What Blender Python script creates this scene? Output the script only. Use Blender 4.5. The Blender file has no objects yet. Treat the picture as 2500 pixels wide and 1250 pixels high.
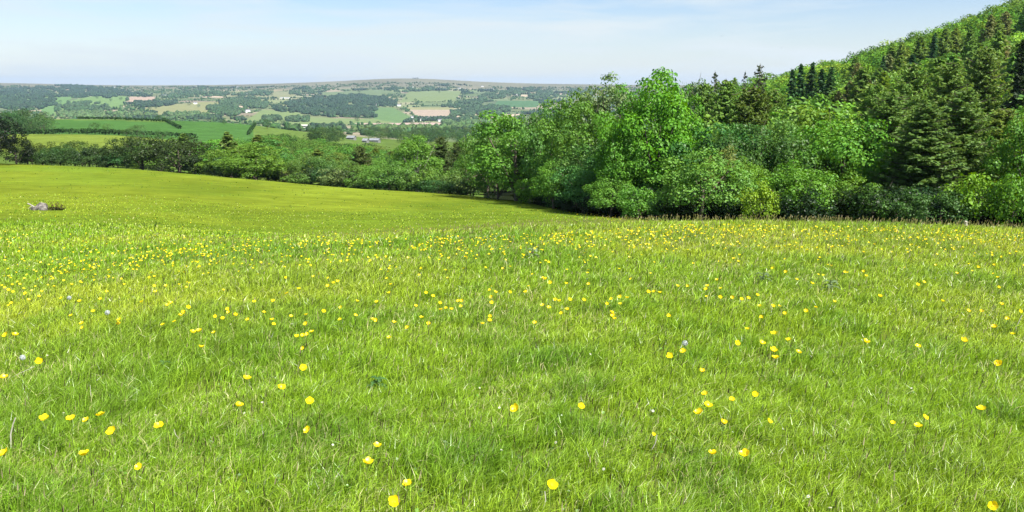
import bpy, math, random
import numpy as np
from mathutils import Vector, Matrix
R = math.radians
rng = np.random.default_rng(7)
random.seed(7)
SC = bpy.context.scene
COL = SC.collection

# ------------------------------------------------------------------ camera, sky, sun, exposure
F = 1900.0            # focal length in pixels of the 2500 px wide photograph
PITCH = R(12.3)
cam_data = bpy.data.cameras.new('camera')
cam_data.sensor_width = 36.0
cam_data.lens = F / 2500 * 36.0
cam_data.clip_start = 0.05
cam_data.clip_end = 40000
cam = bpy.data.objects.new('camera', cam_data)
COL.objects.link(cam)
cam.location = (0, 0, 0)
cam.rotation_euler = (R(90) - PITCH, 0, 0)
SC.camera = cam

SUN_EL, SUN_AZ = R(52), R(128)      # azimuth clockwise from +Y: on the right, slightly behind the camera
world = bpy.data.worlds.new("World")
SC.world = world
world.use_nodes = True
nt = world.node_tree
nt.nodes.clear()
out = nt.nodes.new('ShaderNodeOutputWorld')
bg = nt.nodes.new('ShaderNodeBackground')
sky = nt.nodes.new('ShaderNodeTexSky')
sky.sky_type = 'NISHITA'
sky.sun_disc = False
sky.sun_elevation = SUN_EL
sky.sun_rotation = SUN_AZ
sky.altitude = 200
sky.air_density = 1.15
sky.dust_density = 0.3
sky.ozone_density = 2.5
tc = nt.nodes.new('ShaderNodeTexCoord')
mp = nt.nodes.new('ShaderNodeMapping')
mp.inputs['Scale'].default_value = (1.5, 1.5, 14.0)
mp.inputs['Rotation'].default_value = (0, R(5), 0)
nz = nt.nodes.new('ShaderNodeTexNoise')
nz.inputs['Scale'].default_value = 1.7
nz.inputs['Detail'].default_value = 7
nz.inputs['Roughness'].default_value = 0.55
nz.inputs['Distortion'].default_value = 0.25
mr = nt.nodes.new('ShaderNodeMapRange')
mr.inputs['From Min'].default_value = 0.45
mr.inputs['From Max'].default_value = 0.63
mr.inputs['To Min'].default_value = 0.0
mr.inputs['To Max'].default_value = 0.80
mixc = nt.nodes.new('ShaderNodeMixRGB')
mixc.inputs['Color2'].default_value = (6.5, 6.9, 6.1, 1)
nt.links.new(tc.outputs['Generated'], mp.inputs['Vector'])
nt.links.new(mp.outputs['Vector'], nz.inputs['Vector'])
nt.links.new(nz.outputs['Fac'], mr.inputs['Value'])
sx = nt.nodes.new('ShaderNodeSeparateXYZ'); nt.links.new(tc.outputs['Generated'], sx.inputs[0])
hz = nt.nodes.new('ShaderNodeMapRange'); hz.inputs['From Min'].default_value = 0.0; hz.inputs['From Max'].default_value = 0.10
hz.inputs['To Min'].default_value = 0.75; hz.inputs['To Max'].default_value = 0.0
nt.links.new(sx.outputs['Z'], hz.inputs['Value'])
mxx = nt.nodes.new('ShaderNodeMath'); mxx.operation = 'ADD'; mxx.use_clamp = True
nt.links.new(mr.outputs['Result'], mxx.inputs[0]); nt.links.new(hz.outputs['Result'], mxx.inputs[1])
nt.links.new(mxx.outputs[0], mixc.inputs['Fac'])
nt.links.new(sky.outputs['Color'], mixc.inputs['Color1'])
tn = nt.nodes.new('ShaderNodeMixRGB'); tn.blend_type = 'MULTIPLY'; tn.inputs['Fac'].default_value = 1
tn.inputs['Color2'].default_value = (0.87, 0.91, 1.08, 1)
nt.links.new(mixc.outputs['Color'], tn.inputs['Color1'])
nt.links.new(tn.outputs['Color'], bg.inputs['Color'])
bg.inputs['Strength'].default_value = 0.058
nt.links.new(bg.outputs['Background'], out.inputs['Surface'])

sun_d = bpy.data.lights.new('sun', 'SUN')
sun_d.energy = 5.0
sun_d.angle = R(0.5)
sun_d.color = (1.0, 0.96, 0.88)
sun = bpy.data.objects.new('sun', sun_d)
COL.objects.link(sun)
to_sun = Vector((math.sin(SUN_AZ) * math.cos(SUN_EL), math.cos(SUN_AZ) * math.cos(SUN_EL), math.sin(SUN_EL)))
sun.rotation_euler = (-to_sun).to_track_quat('-Z', 'Y').to_euler()
sun.location = (0, 0, 300)
SC.view_settings.view_transform = 'Standard'
SC.view_settings.look = 'None'
SC.view_settings.exposure = 1.3
SC.view_settings.gamma = 1
SC.cycles.max_bounces = 6
SC.cycles.volume_bounces = 0
SC.cycles.transparent_max_bounces = 8

# ------------------------------------------------------------------ photo pixel <-> direction
cp, sp_ = math.cos(PITCH), math.sin(PITCH)
def g(row):
    v = (625.0 - np.asarray(row, float)) / F
    return (-sp_ + v * cp) / (cp + v * sp_)
def s_of(col, row=430.0):
    v = (625.0 - np.asarray(row, float)) / F
    return (np.asarray(col, float) - 1250.0) / F / (cp + v * sp_)
def project(X, Y, Z):
    d = Y * cp - Z * sp_
    return 1250 + F * X / d, 625 - F * (Y * sp_ + Z * cp) / d

# ------------------------------------------------------------------ noise
def _hash(ix, iy, seed):
    h = (ix.astype(np.int64) * 374761393 + iy.astype(np.int64) * 668265263 + seed * 1442695041) & 0x7fffffff
    h = ((h ^ (h >> 13)) * 1274126177) & 0x7fffffff
    h = h ^ (h >> 16)
    return (h & 0xffff) / 65535.0
def vnoise(x, y, seed=0):
    x = np.asarray(x, float); y = np.asarray(y, float)
    ix = np.floor(x); iy = np.floor(y)
    fx = x - ix; fy = y - iy
    fx = fx * fx * (3 - 2 * fx); fy = fy * fy * (3 - 2 * fy)
    a = _hash(ix, iy, seed); b = _hash(ix + 1, iy, seed)
    c = _hash(ix, iy + 1, seed); d = _hash(ix + 1, iy + 1, seed)
    return (a * (1 - fx) + b * fx) * (1 - fy) + (c * (1 - fx) + d * fx) * fy
def fbm(x, y, seed=0, octs=4):
    t = 0; a = 0.5; n = 0
    for o in range(octs):
        t = t + a * vnoise(x * 2 ** o, y * 2 ** o, seed + o * 17); n += a; a *= 0.5
    return t / n

# ------------------------------------------------------------------ the lie of the land: height over (direction, distance)
# per direction (photo column): list of (distance, photo row seen at that distance) ; ('z', value) = height itself
NEAR = lambda a, b, c, d: [(0.3, ('z', -1.50)), (1.5, ('z', a)), (3, ('z', b)), (6, ('z', c)), (9, ('z', d))]
CO = {
 -500: NEAR(-1.54, -1.68, -2.05, -2.5) + [(14, 640), (30, 570), (60, 490), (110, 430), (165, 386), (185, 392), (240, 395), (300, 372), (350, 350), (420, 328), (520, 320), (620, 300), (700, 292), (800, 300), (1500, 312), (2300, 290), (3000, 268), (4500, 236), (6200, 212), (7200, 203), (8200, 208), (12500, 214)],
 0: NEAR(-1.54, -1.67, -2.0, -2.4) + [(14, 632), (30, 560), (60, 494), (110, 438), (165, 395), (185, 402), (240, 400), (300, 368), (340, 347), (430, 326), (450, 327), (520, 322), (640, 296), (700, 289), (800, 298), (1500, 312), (2300, 288), (3000, 266), (4500, 236), (6200, 211), (7200, 199), (8200, 208), (12500, 214)],
 300: NEAR(-1.54, -1.66, -1.93, -2.27) + [(14, 618), (30, 558), (60, 497), (100, 450), (155, 407), (175, 415), (240, 402), (300, 366), (340, 350), (430, 327), (450, 328), (520, 321), (680, 291), (720, 288), (850, 300), (1500, 312), (2300, 287), (3000, 266), (4500, 236), (6200, 214), (7200, 208), (8200, 210), (12500, 214)],
 600: NEAR(-1.54, -1.65, -1.88, -2.2) + [(14, 600), (22, 600), (40, 565), (80, 495), (120, 452), (150, 433), (170, 445), (230, 425), (280, 405), (400, 372), (520, 345), (600, 325), (700, 300), (740, 297), (850, 305), (1500, 314), (2300, 292), (3000, 270), (4500, 237), (6200, 213), (7200, 206), (8200, 210), (12500, 214)],
 850: NEAR(-1.54, -1.64, -1.84, -2.15) + [(14, 585), (22, 591), (40, 570), (80, 507), (120, 472), (145, 456), (165, 470), (230, 445), (300, 422), (350, 405), (450, 392), (600, 365), (750, 340), (900, 330), (1000, 333), (1500, 320), (2300, 303), (3000, 280), (4500, 240), (6200, 207), (7200, 196), (8200, 204), (12500, 214)],
 1000: NEAR(-1.54, -1.64, -1.82, -2.12) + [(14, 576), (22, 584), (40, 568), (80, 512), (115, 477), (136, 464), (155, 475), (230, 460), (320, 440), (500, 400), (800, 360), (1200, 334), (2000, 311), (2600, 297), (3500, 268), (4500, 240), (6200, 202), (7200, 185), (8200, 196), (12500, 214)],
 1120: NEAR(-1.54, -1.63, -1.81, -2.1) + [(14.5, 570), (22, 579), (40, 566), (80, 513), (115, 481), (130, 472), (150, 480), (220, 470), (320, 445), (500, 402), (800, 362), (1200, 335), (2000, 311), (2600, 299), (3500, 272), (4500, 243), (6200, 206), (7200, 195), (8200, 204), (12500, 214)],
 1270: NEAR(-1.54, -1.63, -1.8, -2.08) + [(15, 562), (24, 569), (42, 555), (75, 518), (108, 494), (125, 492), (200, 480), (320, 448), (500, 402), (800, 362), (1200, 335), (2000, 312), (2600, 300), (3500, 273), (4500, 245), (6200, 213), (7200, 202), (8200, 208), (12500, 214)],
 1500: NEAR(-1.54, -1.62, -1.79, -2.06) + [(15, 552), (25, 555), (45, 543), (62, 533), (75, 524), (120, 500), (300, 440), (600, 385), (1000, 345), (2000, 312), (2600, 300), (3500, 275), (4500, 247), (6200, 216), (7200, 205), (8200, 210), (12500, 214)],
 1620: NEAR(-1.54, -1.62, -1.78, -2.05) + [(15.5, 547), (28, 551), (48, 545), (60, 541), (90, 520), (150, 480), (300, 400), (600, 350), (1000, 340), (2000, 312), (4500, 247), (7200, 207), (8200, 210), (12500, 214)],
 1750: NEAR(-1.54, -1.62, -1.78, -2.05) + [(16, 545), (30, 555), (50, 556), (80, 520), (150, 440), (300, 300), (450, 245), (600, 265), (1000, 330), (2000, 312), (4500, 247), (7200, 207), (8200, 210), (12500, 214)],
 1900: NEAR(-1.54, -1.62, -1.78, -2.06) + [(16, 546), (30, 558), (50, 560), (75, 520), (120, 450), (200, 345), (320, 250), (440, 222), (500, 226), (600, 260), (1000, 320), (2000, 312), (4500, 247), (7200, 207), (8200, 210), (12500, 214)],
 2100: NEAR(-1.54, -1.62, -1.8, -2.08) + [(15.5, 550), (28, 564), (48, 566), (70, 520), (110, 440), (180, 315), (300, 205), (420, 168), (470, 170), (600, 200), (1000, 290), (2000, 305), (4500, 247), (7200, 207), (8200, 210), (12500, 214)],
 2300: NEAR(-1.54, -1.63, -1.82, -2.12) + [(15, 556), (28, 572), (46, 572), (65, 520), (100, 430), (180, 265), (300, 130), (420, 98), (470, 98), (600, 130), (1000, 240), (2000, 300), (4500, 247), (7200, 207), (8200, 210), (12500, 214)],
 2500: NEAR(-1.54, -1.64, -1.86, -2.18) + [(15, 565), (28, 582), (44, 582), (62, 525), (100, 410), (180, 210), (300, 55), (420, 22), (470, 20), (600, 50), (1000, 200), (2000, 290), (4500, 247), (7200, 207), (8200, 210), (12500, 214)],
 3000: NEAR(-1.54, -1.66, -1.95, -2.35) + [(14, 585), (28, 600), (44, 600), (62, 530), (100, 370), (180, 110), (300, -80), (420, -130), (470, -135), (600, -100), (1000, 100), (2000, 260), (4500, 240), (7200, 207), (8200, 210), (12500, 214)],
}
NS, NL = 321, 560
S_G = np.linspace(-1.1, 1.1, NS)
L_G = np.linspace(math.log(0.3), math.log(12500), NL)
def gsm(a, sig, axis):
    k = np.arange(-int(3 * sig) - 1, int(3 * sig) + 2); w = np.exp(-k ** 2 / (2 * sig ** 2)); w /= w.sum()
    a = np.moveaxis(a, axis, 0)
    pad = np.concatenate([np.repeat(a[:1], len(k) // 2, 0), a, np.repeat(a[-1:], len(k) // 2, 0)])
    o = sum(w[i] * pad[i:i + a.shape[0]] for i in range(len(k)))
    return np.moveaxis(o, 0, axis)
cols = sorted(CO)
prof = []
for c in cols:
    ys = [k[0] for k in CO[c]]
    zs = [k[1][1] if isinstance(k[1], tuple) else float(k[0] * g(k[1])) for k in CO[c]]
    prof.append(np.interp(np.exp(L_G), ys, zs))
prof = np.array(prof)
cs = s_of(np.array(cols))
TAB = np.empty((NS, NL))
for j in range(NL):
    TAB[:, j] = np.interp(S_G, cs, prof[:, j])
TAB = gsm(TAB, 2.2, 1)
TAB = gsm(TAB, 5.0, 0)
def H0(s, Y):
    s = np.clip(s, S_G[0], S_G[-1]); l = np.log(np.clip(Y, 0.3, 12499))
    fi = (s - S_G[0]) / (S_G[1] - S_G[0]); fj = (l - L_G[0]) / (L_G[1] - L_G[0])
    i = np.clip(fi.astype(int), 0, NS - 2); j = np.clip(fj.astype(int), 0, NL - 2)
    a = fi - i; b = fj - j
    return (TAB[i, j] * (1 - a) + TAB[i + 1, j] * a) * (1 - b) + (TAB[i, j + 1] * (1 - a) + TAB[i + 1, j + 1] * a) * b
def Hd(X, Y):
    """ground height"""
    X = np.asarray(X, float); Y = np.asarray(Y, float)
    r = np.hypot(X, Y) + 1e-6
    ang = np.clip(np.arctan2(X, Y), -0.74, 0.74)
    yy = r * np.cos(ang)
    z = H0(np.tan(ang), yy)
    far = np.clip((yy - 2400) / 1500, 0, 1) * np.clip((7400 - yy) / 1200, 0, 1)
    z = z + far * 26 * (fbm(X / 900 + 5, Y / 700, 3, 4) - 0.5)
    mid = np.clip((yy - 20) / 40, 0, 1) * np.clip((150 - yy) / 60, 0, 1)
    z = z + mid * 0.35 * (fbm(X / 16, Y / 22, 9, 2) - 0.5)
    nearb = np.clip((30 - yy) / 10, 0, 1)
    z = z + nearb * 0.05 * (fbm(X / 0.9, Y / 0.9, 12, 3) - 0.5)
    return z
def Hf(x, y): return float(Hd(np.array([x]), np.array([y]))[0])

_YM = np.exp(np.linspace(math.log(1.5), math.log(9000), 900))
def march(colp, rowp, ymin=1.5, lift=0.0):
    """ground point seen at photo pixel (col,row), beyond distance ymin"""
    colp = np.atleast_1d(np.asarray(colp, float)); rowp = np.atleast_1d(np.asarray(rowp, float))
    s = s_of(colp, rowp); gg = g(rowp)
    res = np.full((len(colp), 3), np.nan)
    YM = _YM[_YM >= ymin]
    for a in range(0, len(colp), 4000):
        ss = s[a:a + 4000, None]; YY = YM[None, :] * np.ones_like(ss)
        D = Hd(ss * YY, YY) + lift - gg[a:a + 4000, None] * YY
        hit = D >= 0
        idx = hit.argmax(1); ok = hit.any(1)
        idx = np.clip(idx, 1, len(YM) - 1)
        n = np.arange(len(idx))
        d0 = D[n, idx - 1]; d1 = D[n, idx]
        t = np.clip(-d0 / (d1 - d0 + 1e-9), 0, 1)
        Y = YM[idx - 1] * (1 - t) + YM[idx] * t
        P = np.stack([ss[:, 0] * Y, Y, gg[a:a + 4000] * Y - lift], 1)
        P[~ok] = np.nan
        res[a:a + 4000] = P
    return res

def inpoly(px, py, poly):
    c = np.zeros(len(px), bool); n = len(poly)
    for i in range(n):
        x1, y1 = poly[i]; x2, y2 = poly[(i + 1) % n]
        if y1 == y2: continue
        m = ((y1 > py) != (y2 > py)) & (px < (x2 - x1) * (py - y1) / (y2 - y1) + x1)
        c ^= m
    return c

# ------------------------------------------------------------------ object helpers
def tag(o, label=None, cat=None, group=None, kind=None):
    if label: o['label'] = label
    if cat: o['category'] = cat
    if group: o['group'] = group
    if kind: o['kind'] = kind
    return o
def mesh_np(name, verts, faces, mat=None, col=None, quads=True, smooth=False):
    """faces: (n,k) array, or list of arrays of different widths"""
    me = bpy.data.meshes.new(name)
    if not isinstance(faces, list): faces = [faces]
    faces = [np.asarray(f, np.int32) for f in faces if len(f)]
    nl = sum(f.size for f in faces); nf = sum(len(f) for f in faces)
    me.vertices.add(len(verts)); me.loops.add(nl); me.polygons.add(nf)
    me.vertices.foreach_set('co', np.asarray(verts, np.float32).ravel())
    me.loops.foreach_set('vertex_index', np.concatenate([f.ravel() for f in faces]))
    tot = np.concatenate([np.full(len(f), f.shape[1], np.int32) for f in faces])
    st = np.concatenate([[0], np.cumsum(tot)[:-1]]).astype(np.int32)
    me.polygons.foreach_set('loop_start', st)
    me.polygons.foreach_set('loop_total', tot)
    me.polygons.foreach_set('use_smooth', np.full(nf, smooth, bool))
    if col is not None:
        at = me.color_attributes.new('tint', 'FLOAT_COLOR', 'POINT')
        cc = np.ones((len(verts), 4), np.float32); cc[:, :3] = col
        at.data.foreach_set('color', cc.ravel())
    me.update(calc_edges=True)
    if mat: me.materials.append(mat)
    return me
def obj(name, me, parent=None, loc=None, color=None):
    o = bpy.data.objects.new(name, me); COL.objects.link(o)
    if parent: o.parent = parent
    if loc is not None: o.location = loc
    if color is not None: o.color = (*color, 1)
    return o

# ------------------------------------------------------------------ materials
def new_mat(name):
    m = bpy.data.materials.new(name); m.use_nodes = True
    n = m.node_tree; n.nodes.clear()
    o = n.nodes.new('ShaderNodeOutputMaterial')
    return m, n, o
def leafy(name, trans=0.35, use_obj=True, gloss=0.0, rough=0.5, fixed=None, noise=None):
    """diffuse + translucent foliage; colour = object colour x leaf tint"""
    m, n, o = new_mat(name)
    at = n.nodes.new('ShaderNodeAttribute'); at.attribute_name = 'tint'
    src = at.outputs['Color']
    if use_obj:
        oi = n.nodes.new('ShaderNodeObjectInfo')
        mx = n.nodes.new('ShaderNodeMixRGB'); mx.blend_type = 'MULTIPLY'; mx.inputs['Fac'].default_value = 1
        n.links.new(oi.outputs['Color'], mx.inputs['Color1']); n.links.new(at.outputs['Color'], mx.inputs['Color2'])
        src = mx.outputs['Color']
    df = n.nodes.new('ShaderNodeBsdfDiffuse'); tr = n.nodes.new('ShaderNodeBsdfTranslucent')
    n.links.new(src, df.inputs['Color'])
    hs = n.nodes.new('ShaderNodeHueSaturation'); hs.inputs['Hue'].default_value = 0.485; hs.inputs['Value'].default_value = 1.15; hs.inputs['Saturation'].default_value = 1.08
    n.links.new(src, hs.inputs['Color']); n.links.new(hs.outputs['Color'], tr.inputs['Color'])
    ms = n.nodes.new('ShaderNodeMixShader'); ms.inputs['Fac'].default_value = trans
    n.links.new(df.outputs[0], ms.inputs[1]); n.links.new(tr.outputs[0], ms.inputs[2])
    last = ms.outputs[0]
    if gloss > 0:
        gl = n.nodes.new('ShaderNodeBsdfGlossy'); gl.inputs['Roughness'].default_value = rough
        gl.inputs['Color'].default_value = (1, 1, 1, 1)
        m2 = n.nodes.new('ShaderNodeMixShader'); m2.inputs['Fac'].default_value = gloss
        n.links.new(last, m2.inputs[1]); n.links.new(gl.outputs[0], m2.inputs[2]); last = m2.outputs[0]
    n.links.new(last, o.inputs['Surface'])
    return m
def solid(name, c1, c2, scale=5.0, rough=0.85, bump=0.0, spec=0.3):
    m, n, o = new_mat(name)
    b = n.nodes.new('ShaderNodeBsdfPrincipled')
    t = n.nodes.new('ShaderNodeTexCoord'); z = n.nodes.new('ShaderNodeTexNoise')
    z.inputs['Scale'].default_value = scale; z.inputs['Detail'].default_value = 5
    r = n.nodes.new('ShaderNodeValToRGB')
    r.color_ramp.elements[0].position = 0.35; r.color_ramp.elements[1].position = 0.65
    r.color_ramp.elements[0].color = (*c1, 1); r.color_ramp.elements[1].color = (*c2, 1)
    n.links.new(t.outputs['Object'], z.inputs['Vector']); n.links.new(z.outputs['Fac'], r.inputs['Fac'])
    n.links.new(r.outputs['Color'], b.inputs['Base Color'])
    b.inputs['Roughness'].default_value = rough
    b.inputs['Specular IOR Level'].default_value = spec
    if bump:
        bp = n.nodes.new('ShaderNodeBump'); bp.inputs['Strength'].default_value = bump
        n.links.new(z.outputs['Fac'], bp.inputs['Height']); n.links.new(bp.outputs['Normal'], b.inputs['Normal'])
    n.links.new(b.outputs[0], o.inputs['Surface'])
    return m
M_LEAF = leafy('leaf', 0.30, True, 0.012, 0.45)
M_NEEDLE = leafy('needle', 0.40, True, 0.01, 0.5)
M_FAR = leafy('far_foliage', 0.0, False)
M_GRASS = leafy('grass_blade', 0.38, False, 0.03, 0.38)
M_BARK = solid('bark', (0.045, 0.036, 0.026), (0.12, 0.10, 0.075), 4, 0.95, 0.5)
M_PALEBARK = solid('pale_bark', (0.16, 0.15, 0.12), (0.36, 0.34, 0.29), 4, 0.9, 0.3)
M_PETAL = leafy('buttercup_petal', 0.4, False, 0.02, 0.35)
M_WALLW = solid('white_render', (0.70, 0.69, 0.66), (0.8, 0.8, 0.78), 0.5)
M_ROOF = solid('slate_roof', (0.10, 0.10, 0.115), (0.17, 0.165, 0.17), 0.8)
M_BARNROOF = solid("barn_roof", (0.15, 0.16, 0.17), (0.22, 0.23, 0.24), 0.4, 0.5)
M_BARNWALL = solid('barn_wall', (0.11, 0.12, 0.11), (0.2, 0.2, 0.18), 0.6)
M_STONE = solid('pale_stone', (0.07, 0.062, 0.052), (0.22, 0.20, 0.18), 3.5, 0.9, 0.8)
M_WOODPOST = solid('weathered_wood', (0.22, 0.20, 0.17), (0.42, 0.39, 0.33), 9, 0.9, 0.4)
M_WINDOW = solid('window_glass', (0.03, 0.04, 0.05), (0.06, 0.07, 0.08), 1, 0.2)

# ground: colour attribute says what grows where (meadow, crop, earth), noise gives the texture
def ground_mat():
    m, n, o = new_mat('ground')
    at = n.nodes.new('ShaderNodeAttribute'); at.attribute_name = 'tint'
    t = n.nodes.new('ShaderNodeTexCoord')
    last = at.outputs['Color']
    for sc, stg, det in ((0.05, 0.16, 4), (0.35, 0.18, 5), (2.2, 0.12, 5), (9.0, 0.10, 4)):
        z = n.nodes.new('ShaderNodeTexNoise'); z.inputs['Scale'].default_value = sc; z.inputs['Detail'].default_value = det
        n.links.new(t.outputs['Object'], z.inputs['Vector'])
        r = n.nodes.new('ShaderNodeMapRange'); r.inputs['From Min'].default_value = 0.3; r.inputs['From Max'].default_value = 0.7
        r.inputs['To Min'].default_value = 1 - stg; r.inputs['To Max'].default_value = 1 + stg
        n.links.new(z.outputs['Fac'], r.inputs['Value'])
        mx = n.nodes.new('ShaderNodeVectorMath'); mx.operation = 'SCALE'
        n.links.new(last, mx.inputs[0]); n.links.new(r.outputs['Result'], mx.inputs['Scale']); last = mx.outputs[0]
    b = n.nodes.new('ShaderNodeBsdfDiffuse')
    n.links.new(last, b.inputs['Color'])
    n.links.new(b.outputs[0], o.inputs['Surface'])
    return m
M_GROUND = ground_mat()

# ------------------------------------------------------------------ land use
EDGE_C = [-500, 0, 300, 600, 850, 1000, 1120, 1270, 1330, 1400, 1500, 1620, 1750, 1900, 2100, 2300, 2500, 3000]
EDGE_Y = [165, 165, 155, 150, 145, 136, 130, 112, 92, 78, 64, 57, 52, 50, 48, 47, 45, 45]
EDGE_S = s_of(np.array(EDGE_C))
def edge(s): return np.interp(s, EDGE_S, EDGE_Y)

C_MEADOW = np.array((0.122, 0.158, 0.015))
C_BRIGHT = np.array((0.115, 0.155, 0.026))
C_ROUGH = np.array((0.07, 0.11, 0.022))
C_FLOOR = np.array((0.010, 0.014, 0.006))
C_CROP = np.array((0.045, 0.105, 0.025))
CROPS = np.array([(0.125, 0.165, 0.08), (0.15, 0.18, 0.085), (0.18, 0.20, 0.10), (0.11, 0.145, 0.075), (0.22, 0.22, 0.13), (0.25, 0.215, 0.15), (0.13, 0.175, 0.08), (0.17, 0.20, 0.095)])
# fields one can make out, as outlines on the hillsides (photo pixels where their ground is seen) and what grows there
FIELDS = [
 ([(915, 262), (960, 262), (1012, 290), (985, 300), (912, 300)], (0.12, 0.20, 0.075)),
 ([(1000, 268), (1105, 268), (1092, 286), (1018, 288)], (0.36, 0.29, 0.22)),
 ([(985, 262), (1110, 262), (1105, 268), (1000, 268)], (0.25, 0.25, 0.12)),
 ([(590, 300), (640, 268), (720, 272), (760, 288), (912, 290), (960, 298), (910, 304), (700, 304)], (0.17, 0.23, 0.09)),
 ([(700, 304), (790, 304), (850, 313), (760, 314)], (0.62, 0.60, 0.52)),
 ([(860, 301), (1080, 299), (1075, 306), (930, 308)], (0.42, 0.32, 0.27)),
 ([(310, 236), (382, 236), (372, 248), (318, 250)], (0.38, 0.29, 0.22)),
 ([(240, 232), (312, 236), (300, 262), (130, 285), (150, 250)], (0.15, 0.24, 0.08)),
 ([(60, 238), (180, 236), (140, 270), (120, 285)], (0.13, 0.23, 0.08)),
 ([(340, 262), (500, 248), (560, 250), (512, 265), (500, 282), (390, 280)], (0.23, 0.24, 0.11)),
 ([(545, 228), (760, 222), (700, 240), (560, 243)], (0.22, 0.23, 0.12)),
 ([(1000, 222), (1130, 222), (1110, 246), (975, 250)], (0.17, 0.22, 0.09)),
 ([(1120, 282), (1205, 278), (1190, 294), (1125, 296)], (0.19, 0.23, 0.10)),
 ([(1215, 246), (1320, 246), (1310, 262), (1200, 262)], (0.08, 0.16, 0.07)),
 ([(780, 226), (940, 218), (930, 236), (800, 240)], (0.14, 0.19, 0.09)),
 ([(630, 222), (720, 214), (712, 220), (640, 227)], (0.28, 0.24, 0.14)),
 ([(1115, 212), (1190, 210), (1180, 218), (1130, 218)], (0.32, 0.26, 0.19)),
]
# field sites on the far hillsides
SP = 155.0
def site(ix, iy):
    return (ix + 0.15 + 0.7 * _hash(ix, iy, 101)) * SP, (iy + 0.15 + 0.7 * _hash(ix, iy, 202)) * SP * 1.25
def nearest_sites(X, Y):
    ix = np.floor(X / SP); iy = np.floor(Y / (SP * 1.25))
    d1 = np.full(X.shape, 1e9); d2 = d1.copy(); bi = ix.copy(); bj = iy.copy()
    for a in range(-2, 3):
        for b in range(-2, 3):
            sx, sy = site(ix + a, iy + b)
            d = np.abs(X - sx) ** 2 + (np.abs(Y - sy) * 0.8) ** 2
            d = np.sqrt(d)
            m = d < d1
            d2 = np.where(m, d1, np.minimum(d2, d)); bi = np.where(m, ix + a, bi); bj = np.where(m, iy + b, bj)
            d1 = np.where(m, d, d1)
    return d1, d2, bi, bj
def ground_color(X, Y):
    s = X / np.maximum(Y, 1.0)
    ang = np.clip(np.arctan2(X, Y), -0.74, 0.74); rr = np.hypot(X, Y); yy = rr * np.cos(ang); ss = np.tan(ang)
    E = edge(ss)
    n = len(X)
    c = np.tile(C_MEADOW, (n, 1))
    # meadow: yellower and greener drifts, browner under the flowering grass
    k = fbm(X / 9 + 3, Y / 14, 31, 4)[:, None]
    k2 = np.clip((fbm(X / 22 + 9, Y / 30, 37, 3) - 0.45) * 4, 0, 1)[:, None]
    c = c * (0.86 + 0.28 * k) * (1 - k2 * np.array((0.24, 0.12, 0.1)))
    near = yy < 16
    c[near] = np.array((0.10, 0.125, 0.022)) * (0.8 + 0.4 * k[near])
    t = np.clip((yy - 12) / 14, 0, 1)[:, None]
    c = np.where((yy < 30)[:, None], np.array((0.10, 0.125, 0.022)) * (0.8 + 0.4 * k) * (1 - t) + C_MEADOW * (0.9 + 0.2 * k) * t, c)
    out_ = yy > E
    c[out_] = C_ROUGH * (0.7 + 0.6 * fbm(X[out_] / 15, Y[out_] / 15, 4, 3))[:, None]
    px, py = project(X, Y, Hd(X, Y))
    px = np.where(Y > 1, px, -9999)
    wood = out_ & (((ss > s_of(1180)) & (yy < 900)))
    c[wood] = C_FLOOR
    left = out_ & (ss < s_of(1150))
    br = left & (yy > 296) & (yy < 432) & (px < 560)
    c[br] = C_BRIGHT
    cr = left & (yy >= 440) & (yy < 760) & (px < 640)
    c[cr] = C_CROP
    cr2 = left & (yy >= 560) & (yy < 1000) & (px >= 618) & (px < 900)
    c[cr2] = np.array((0.08, 0.125, 0.028))
    cr3 = left & (yy > 668) & (yy < 760) & (px < 410)
    c[cr3] = np.array((0.085, 0.14, 0.03))
    b2 = left & inpoly(px, py, [(690, 380), (760, 380), (760, 425), (700, 425)]) & (yy < 420)
    c[b2] = C_MEADOW
    b3 = left & inpoly(px, py, [(470, 366), (540, 366), (540, 400), (480, 400)]) & (yy < 480)
    c[b3] = C_MEADOW * 0.8
    far = yy > 1000
    if far.any():
        d1, d2, bi, bj = nearest_sites(X[far], Y[far])
        h = _hash(bi, bj, 55); h2 = _hash(bi, bj, 77)
        cc = CROPS[(h * len(CROPS)).astype(int) % len(CROPS)] * (0.8 + 0.4 * h2)[:, None]
        cc = cc * 0.8
        cc[(h2 > 0.93)] = (0.34, 0.27, 0.20)
        c[far] = cc
        for poly, fc in FIELDS:
            m = far & inpoly(px, py, poly)
            c[m] = np.array(fc) * 0.72
        # open moor along the top
        mo = np.clip((yy - 5300 - 500 * fbm(X / 700, Y / 700, 61, 3)) / 260, 0, 1)[:, None]
        moor = np.array((0.125, 0.122, 0.080)) * (0.8 + 0.4 * fbm(X / 260, Y / 500, 63, 3))[:, None]
        c = c * (1 - mo) + moor * mo
    return c

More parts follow.
